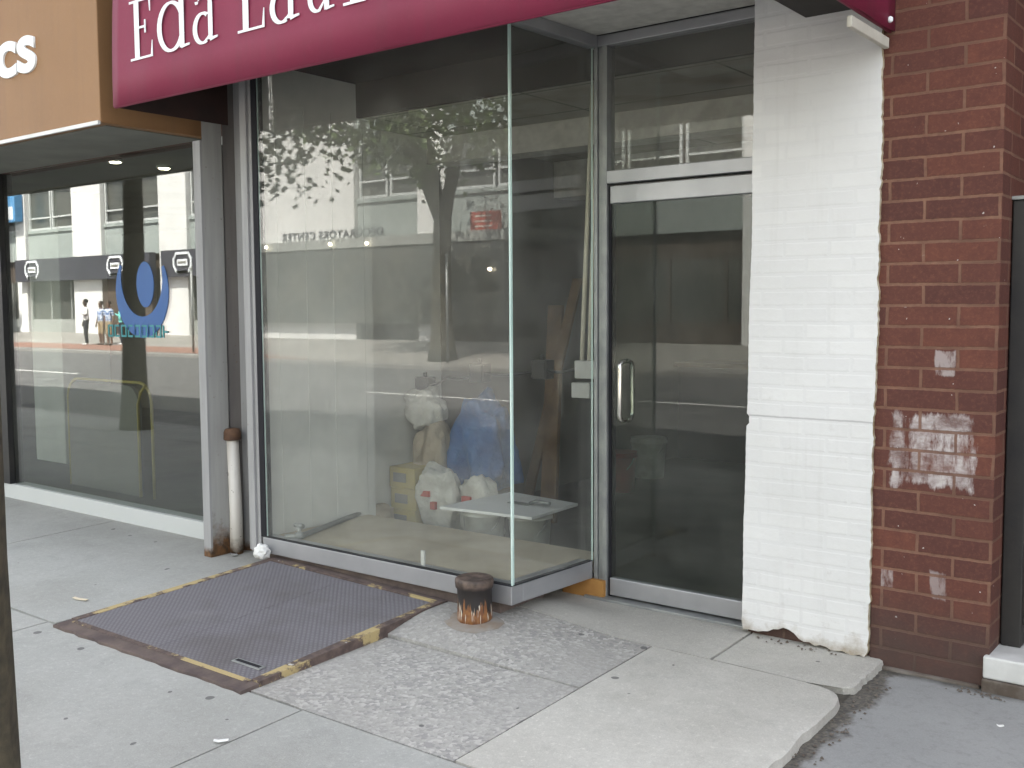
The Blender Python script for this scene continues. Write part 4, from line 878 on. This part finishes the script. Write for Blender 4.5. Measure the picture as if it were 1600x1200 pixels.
tree('street_tree', 'sunlit small green tree by the white front at the far end of the street', (-54.5, -15.5, 0.1), 4, .12, (0, 0), (-53.9, -15.6, 4.2), (1.7, 1.5, 1.9), 70, 45, .2, 9, fork=2.6)

# ================================================================== OPPOSITE SIDE OF THE STREET
FY = -19.0
def front(X0, X1, y0=FY): return y0
def bay_windows(b_thing, xa, xb, z0, z1, n):
    w = (xb - xa) / n
    for k in range(n):
        x0 = xa + w * k + .06; x1 = xa + w * (k + 1) - .06
        m_ = MB(); t_ = .09
        m_.box(x0, x1, FY - .06, FY + .03, z0, z0 + t_); m_.box(x0, x1, FY - .06, FY + .03, z1 - t_, z1); m_.box(x0, x0 + t_, FY - .06, FY + .03, z0 + t_, z1 - t_); m_.box(x1 - t_, x1, FY - .06, FY + .03, z0 + t_, z1 - t_)
        m_.box(x0 + t_, x1 - t_, FY - .05, FY + .02, z0 + (z1 - z0) * .28, z0 + (z1 - z0) * .28 + .07)
        fo = m_.build('window', 'fframe', b_thing)
        m_ = MB(); m_.box(x0 + t_ * .5, x1 - t_ * .5, FY - .12, FY - .08, z0 + .04, z1 - .04); m_.build('pane', 'fpane', fo)
def block(name, label, X0, X1, piers, zf0, zf1, zs1, shop_mat, fascia_mat, spandrel_mat, H=13.0):
    t = thing(name, label, 'building', ((X0 + X1) / 2, FY, 0.3))
    b = MB(); b.box(X0, X1, FY - 9, FY - .14, 0, H); b.build('wall', 'fbrown', t)
    cuts = sorted(piers)
    for a, c in cuts:
        b = MB(); b.box(a, c, FY - .135, FY + .25, 0.0, H - .3); b.build('pilaster', 'fwhite', t, bevel=.03)
    edges = [X0] + [e for pr_ in cuts for e in pr_] + [X1]
    for i in range(0, len(edges), 2):
        xa, xb = edges[i] + .004, edges[i + 1] - .004
        if xb - xa < .6: continue
        b = MB(); b.box(xa, xb, FY - .13, FY + .05, zf1, zs1); b.box(xa, xb, FY - .13, FY + .12, zs1 + .001, zs1 + .14); b.box(xa, xb, FY - .13, FY + .05, zs1 + 2.2, zs1 + 3.5); b.box(xa, xb, FY - .13, FY + .05, zs1 + 5.4, H - .4); b.build('spandrel', spandrel_mat, t)
        nn = max(2, int((xb - xa) / 1.7))
        bay_windows(t, xa, xb, zs1 + .16, zs1 + 2.18, nn); bay_windows(t, xa, xb, zs1 + 3.52, zs1 + 5.38, nn)
        b = MB(); b.box(xa, xb, FY - .12, FY + .02, 0.3, 0.95); b.box(xa, xb, FY - .12, FY + .0, 0.951, 1.02)
        k = xa
        while k < xb: b.box(k, k + .09, FY - .12, FY + .03, 1.021, zf0); k += 1.9
        sh = b.build('shopfront', shop_mat, t)
        b = MB(); b.box(xa, xb, FY - .125, FY - .06, 1.0, zf0); b.build('pane', 'fpane', sh)
    return t
A1 = block('corner_building', 'white and grey building with dark fascia across the street, mirrored left', -62, -35.6, [(-53.4, -52.45), (-47.95, -45.4), (-40.75, -38.7)], 2.92, 4.0, 5.36, 'fgroundgrey', 'fdark', 'fgrey')
fa = MB(); fa.box(-52.9, -41.0, FY + .26, FY + .6, 2.92, 4.02); fa = fa.build('fascia', 'fdark', A1)
fb = MB(); fb.box(-40.2, -36.5, FY + .26, FY + .55, 2.9, 4.05); fb = fb.build('fascia', 'fdark', A1)
b = MB(); b.box(-45.45, -41.4, FY + .04, FY + .25, 0.3, 2.9); b.build('awning_shade', 'fbrown', A1)
def emblem(X, z, par, y):
    rw, rh = .62, .40
    pts = [(X - rw + .2, z - rh), (X + rw - .2, z - rh), (X + rw, z - rh + .25), (X + rw, z + rh - .25), (X + rw - .2, z + rh), (X - rw + .2, z + rh), (X - rw, z + rh - .25), (X - rw, z - rh + .25), (X - rw + .2, z - rh), (X + rw - .2, z - rh)]
    b = MB(); b.strip([(a, c, .11) for a, c in pts], y + .04, .04)
    b.box(X - .36, X + .36, y, y + .035, z - .14, z + .14); b.build('emblem', 'letter', par)
    b = MB(); b.box(X - .28, X + .28, y + .036, y + .04, z - .05, z + .05); b.build('emblem_bar', 'greycarton', par)
emblem(-51.2, 3.5, fa, FY + .6); emblem(-43.7, 3.5, fa, FY + .6); emblem(-38.6, 3.5, fb, FY + .55)
bs = MB(); bs.box(-56.4, -52.5, FY + .3, FY + .7, 6.0, 7.4); bs = bs.build('wall_sign', 'fblue', A1)
b = MB(); b.box(-56.2, -52.7, FY + .701, FY + .71, 6.1, 6.75); b.build('sign_band', 'letter', bs)
A2 = block('decorators_building', 'grey building with dark lettered fascia and white bays, mirrored in the glass bay', -35.5, -4, [(-33.6, -27.7), (-24.6, -23.3), (-13.15, -11.4)], 2.9, 3.72, 5.28, 'fbrown', 'fgroundgrey', 'fgrey')
fc = MB(); fc.box(-35.3, -20.0, FY + .26, FY + .5, 3.68, 4.02); fc = fc.build('fascia', 'fgroundgrey', A2)
text_mesh('lettering', 'DECORATORS CENTER', 0.42, (-26.2, FY + .27, 4.08), Matrix.Rotation(R(180), 3, 'Z') @ Matrix.Rotation(R(90), 3, 'X'), 'fdark', A2, 0.02, 0.0, 1.15, 1.1)
b = MB(); b.box(-33.4, -20.6, FY + .26, FY + .5, 0.95, 3.6); b.build('shop_glazing', 'fpane', A2)
for X, z in ((-32.2, 3.93), (-28.6, 3.9), (-26.7, 3.86), (-21.1, 2.8)):
    b = MB(); b.lathe(X, FY + .62, [(.03, z - .13), (.07, z - .1), (.07, z - .04), (.03, z)], 10); b.build('fascia_lamp', 'lamp', A2)
rs = MB(); rs.box(-22.05, -20.9, FY + .26, FY + .45, 3.78, 4.62); rs = rs.build('wall_sign', 'fsign', A2)
b = MB()
for z in (4.45, 4.28, 4.12, 3.98, 3.86): b.box(-21.9 + random.random() * .1, -21.05 - random.random() * .2, FY + .451, FY + .456, z, z + .05)
b.build('sign_lines', 'cream', rs)
A3 = block('brown_building', 'far brown building at the end of the opposite row', -95, -62.2, [(-75, -73)], 3, 3.9, 5.2, 'fbrown', 'fdark', 'fgroundgrey', 10)
A4 = block('plain_building', 'grey building with white pier facing the brick house', -3.9, 25, [(2, 3.4), (12, 13)], 3, 3.8, 5.2, 'fbrown', 'fgroundgrey', 'fgrey', 12)
for X, yy, lb in ((-18.85, -13.7, 'thin grey street pole next to the forked tree'), (-31.3, -13.7, 'thin grey street pole at the kerb before the white pier')):
    t = thing('street_pole', lb, 'pole', (X, yy, -.05), 'poles on the far kerb'); b = MB(); b.tube([(X, yy, -.05), (X, yy, 2.9)], .04, 8); b.build('post', 'aludark', t)
    b = MB(); b.lathe(X, yy, [(.05, 2.9), (.06, 2.93), (.03, 2.99)], 8); b.build('post_cap', 'aludark', t)

# ------------------------------------------------------------------ people on the far pavement
def person(label, X, Y, face, h, shirt, trousers, skin, hair, short=False, pose='stand', stripes=None):
    s = h / 1.75; me = bpy.data.meshes.new('person')
    V = []; E = []; RD = []
    def a(p_, r_, par=None):
        V.append(p_); RD.append(r_); i = len(V) - 1
        if par is not None: E.append((par, i))
        return i
    pel = a((0, 0, .95), (.17, .12)); sp1 = a((0, 0, 1.12), (.155, .112), pel); ch = a((0, .0, 1.33), (.175, .12), sp1); nk = a((0, .0, 1.47), (.052, .052), ch)
    jaw = a((0, .015, 1.56), (.072, .08), nk); hd = a((0, .012, 1.65), (.09, .105), jaw); a((0, .0, 1.725), (.07, .075), hd)
    ns = a((0, .108, 1.635), (.012, .012), hd)
    for sd in (-1, 1):
        st = .09 if pose == 'walk' else .0
        hp_ = a((sd * .095, 0, .88), (.10, .105), pel); kn = a((sd * .10, st * sd + .02, .50), (.068, .07), hp_); an = a((sd * .10, st * 1.6 * sd - .01, .10), (.044, .046), kn); hl = a((sd * .10, st * 1.6 * sd + .02, .045), (.04, .035), an); a((sd * .105, st * 1.6 * sd + .16, .035), (.035, .028), hl)
        shd = a((sd * .19, 0, 1.395), (.06, .06), ch)
        if pose == 'bent' and sd == 1:
            el = a((sd * .27, .03, 1.13), (.044, .044), shd); wr = a((sd * .12, .20, 1.25), (.03, .03), el); hn = Vector((sd * .05, .23, 1.28)); dr_ = Vector((-.8, .3, .3))
        else:
            el = a((sd * .26, -.02, 1.11), (.044, .044), shd); wr = a((sd * .275, .05, .87), (.029, .029), el); hn = Vector((sd * .275, .06, .80)); dr_ = Vector((0, .12, -1))
        pm = a(tuple(hn), (.033, .022), wr)
        dr_.normalize(); sdv = Vector((0, 1, .1)) if abs(dr_.z) > .5 else Vector((0, .2, 1))
        for k in range(4):
            f1 = a(tuple(hn + dr_ * .05 + sdv * (.022 - .015 * k)), (.0085, .0085), pm); a(tuple(hn + dr_ * (.085 + (.008, .016, .012, -.006)[k]) + sdv * (.022 - .015 * k)), (.007, .007), f1)
        th = a(tuple(hn + dr_ * .02 + sdv * .045), (.009, .009), pm); a(tuple(hn + dr_ * .05 + sdv * .055), (.008, .008), th)
    me.from_pydata([(p_[0] * s, p_[1] * s, p_[2] * s) for p_ in V], E, [])
    o = bpy.data.objects.new('tmp_body', me); COL.objects.link(o)
    md = o.modifiers.new('skin', 'SKIN'); md.use_smooth_shade = True
    for i, r_ in enumerate(RD):
        d = me.skin_vertices[0].data[i]; d.radius = (r_[0] * s, r_[1] * s); d.use_root = (i == 0)
    o.modifiers.new('sub', 'SUBSURF').levels = 2
    dg = bpy.context.evaluated_depsgraph_get(); m2 = bpy.data.meshes.new_from_object(o.evaluated_get(dg)); bpy.data.objects.remove(o)
    m2.materials.clear()
    def mk(n_, c): return simple(n_, c, [q * .8 for q in c], 8, .8)
    for n_, c in (('skin_tone', skin), ('shirt_cloth', shirt), ('trouser_cloth', trousers), ('shoe', (.75, .75, .73) if not short else (.1, .08, .07)), ('stripe', stripes or shirt)): m2.materials.append(mk(n_, c))
    for p_ in m2.polygons:
        z = p_.center.z / s; xx = abs(p_.center.x) / s; k = 0
        if z < .085: k = 3
        elif z < .96 and xx < .215: k = 2 if (not short or z > .48) else 0
        elif .96 <= z < 1.45 and (xx < .2 or z > 1.18): k = 1 if int(z / .055) % 2 or not stripes else 4
        p_.material_index = k; p_.use_smooth = True
    q = bpy.data.objects.new('person', m2); COL.objects.link(q); q.location = (X, Y, fz(Y)); q.rotation_euler = (0, 0, R(face)); tag(q, label, 'person', 'people on the far pavement')
    bm = bmesh.new(); bmesh.ops.create_uvsphere(bm, u_segments=14, v_segments=10, radius=1)
    for v in bm.verts: v.co = Vector((v.co.x * .088, v.co.y * .10 - .012, v.co.z * .088)) * s + Vector((0, 0, 1.685 * s))
    bmesh.ops.delete(bm, geom=[v for v in bm.verts if v.co.z < 1.60 * s or (v.co.y > .055 * s and v.co.z < 1.70 * s)], context='VERTS')
    hm = bpy.data.meshes.new('hair'); bm.to_mesh(hm); bm.free(); hm.materials.append(mk('hair_tone', hair))
    ho = bpy.data.objects.new('hair', hm); COL.objects.link(ho); ho.parent = q
    return q
DS = (.10, .06, .045); LS = (.42, .26, .19)
person('person in white shirt and black trousers crossing towards the road', -39.8, -14.6, 20, 1.88, (.82, .82, .80), (.03, .03, .035), DS, (.015, .012, .01), False, 'bent')
person('person in blue striped shirt and tan shorts standing next to the white shirted one', -39.0, -14.8, 0, 1.78, (.62, .68, .78), (.42, .33, .20), (.2, .12, .085), (.03, .02, .015), True, 'stand', (.12, .2, .4))
person('person in blue striped shirt and tan shorts standing nearer the teal top', -38.42, -14.8, -5, 1.78, (.62, .68, .78), (.42, .33, .20), (.2, .12, .085), (.03, .02, .015), True, 'stand', (.12, .2, .4))
person('person in a bright teal top with one arm bent', -37.85, -15.0, 10, 1.66, (.22, .72, .66), (.03, .04, .07), LS, (.06, .03, .02), False, 'bent')

# ================================================================== LIGHT, SKY, CAMERA
EL, AZ = 58.0, 8.0
sd = Vector((math.sin(R(AZ)) * math.cos(R(EL)), math.cos(R(AZ)) * math.cos(R(EL)), math.sin(R(EL))))
ld = bpy.data.lights.new('sun', 'SUN'); ld.energy = 5.0; ld.angle = R(0.55); ld.color = (1.0, 0.95, 0.87)
lo = bpy.data.objects.new('sun', ld); COL.objects.link(lo); lo.rotation_euler = (-sd).to_track_quat('-Z', 'Y').to_euler(); lo.location = (0, 10, 30)
wd = bpy.data.worlds.new('World'); sc.world = wd; wd.use_nodes = True; nt = wd.node_tree; nt.nodes.clear()
sky = nd(nt, 'ShaderNodeTexSky'); sky.sky_type = 'NISHITA'; sky.sun_disc = False; sky.sun_elevation = R(EL); sky.sun_rotation = R(AZ); sky.dust_density = 3.0; sky.air_density = 1.0; sky.ozone_density = 1.0
hs = nd(nt, 'ShaderNodeHueSaturation', {'Saturation': 0.28, 'Color': sky.outputs[0]})
bg = nd(nt, 'ShaderNodeBackground', {'Color': hs.outputs[0], 'Strength': 0.13}); ou = nd(nt, 'ShaderNodeOutputWorld'); nt.links.new(bg.outputs[0], ou.inputs[0])
cd_ = bpy.data.cameras.new('camera'); cd_.sensor_width = 36; cd_.lens = F_PX / 1600 * 36; cd_.clip_end = 600; cd_.clip_start = 0.02
co = bpy.data.objects.new('camera', cd_); COL.objects.link(co); co.matrix_world = Matrix.Translation(CAM) @ RM.to_4x4()
sc.camera = co
sc.view_settings.view_transform = 'Standard'; sc.view_settings.look = 'None'; sc.view_settings.gamma = 1.0; sc.view_settings.exposure = 2.62
sc.cycles.max_bounces = 10; sc.cycles.transparent_max_bounces = 16; sc.cycles.diffuse_bounces = 5; sc.cycles.glossy_bounces = 5
sc.cycles.use_denoising = True
sc.cycles.caustics_reflective = False
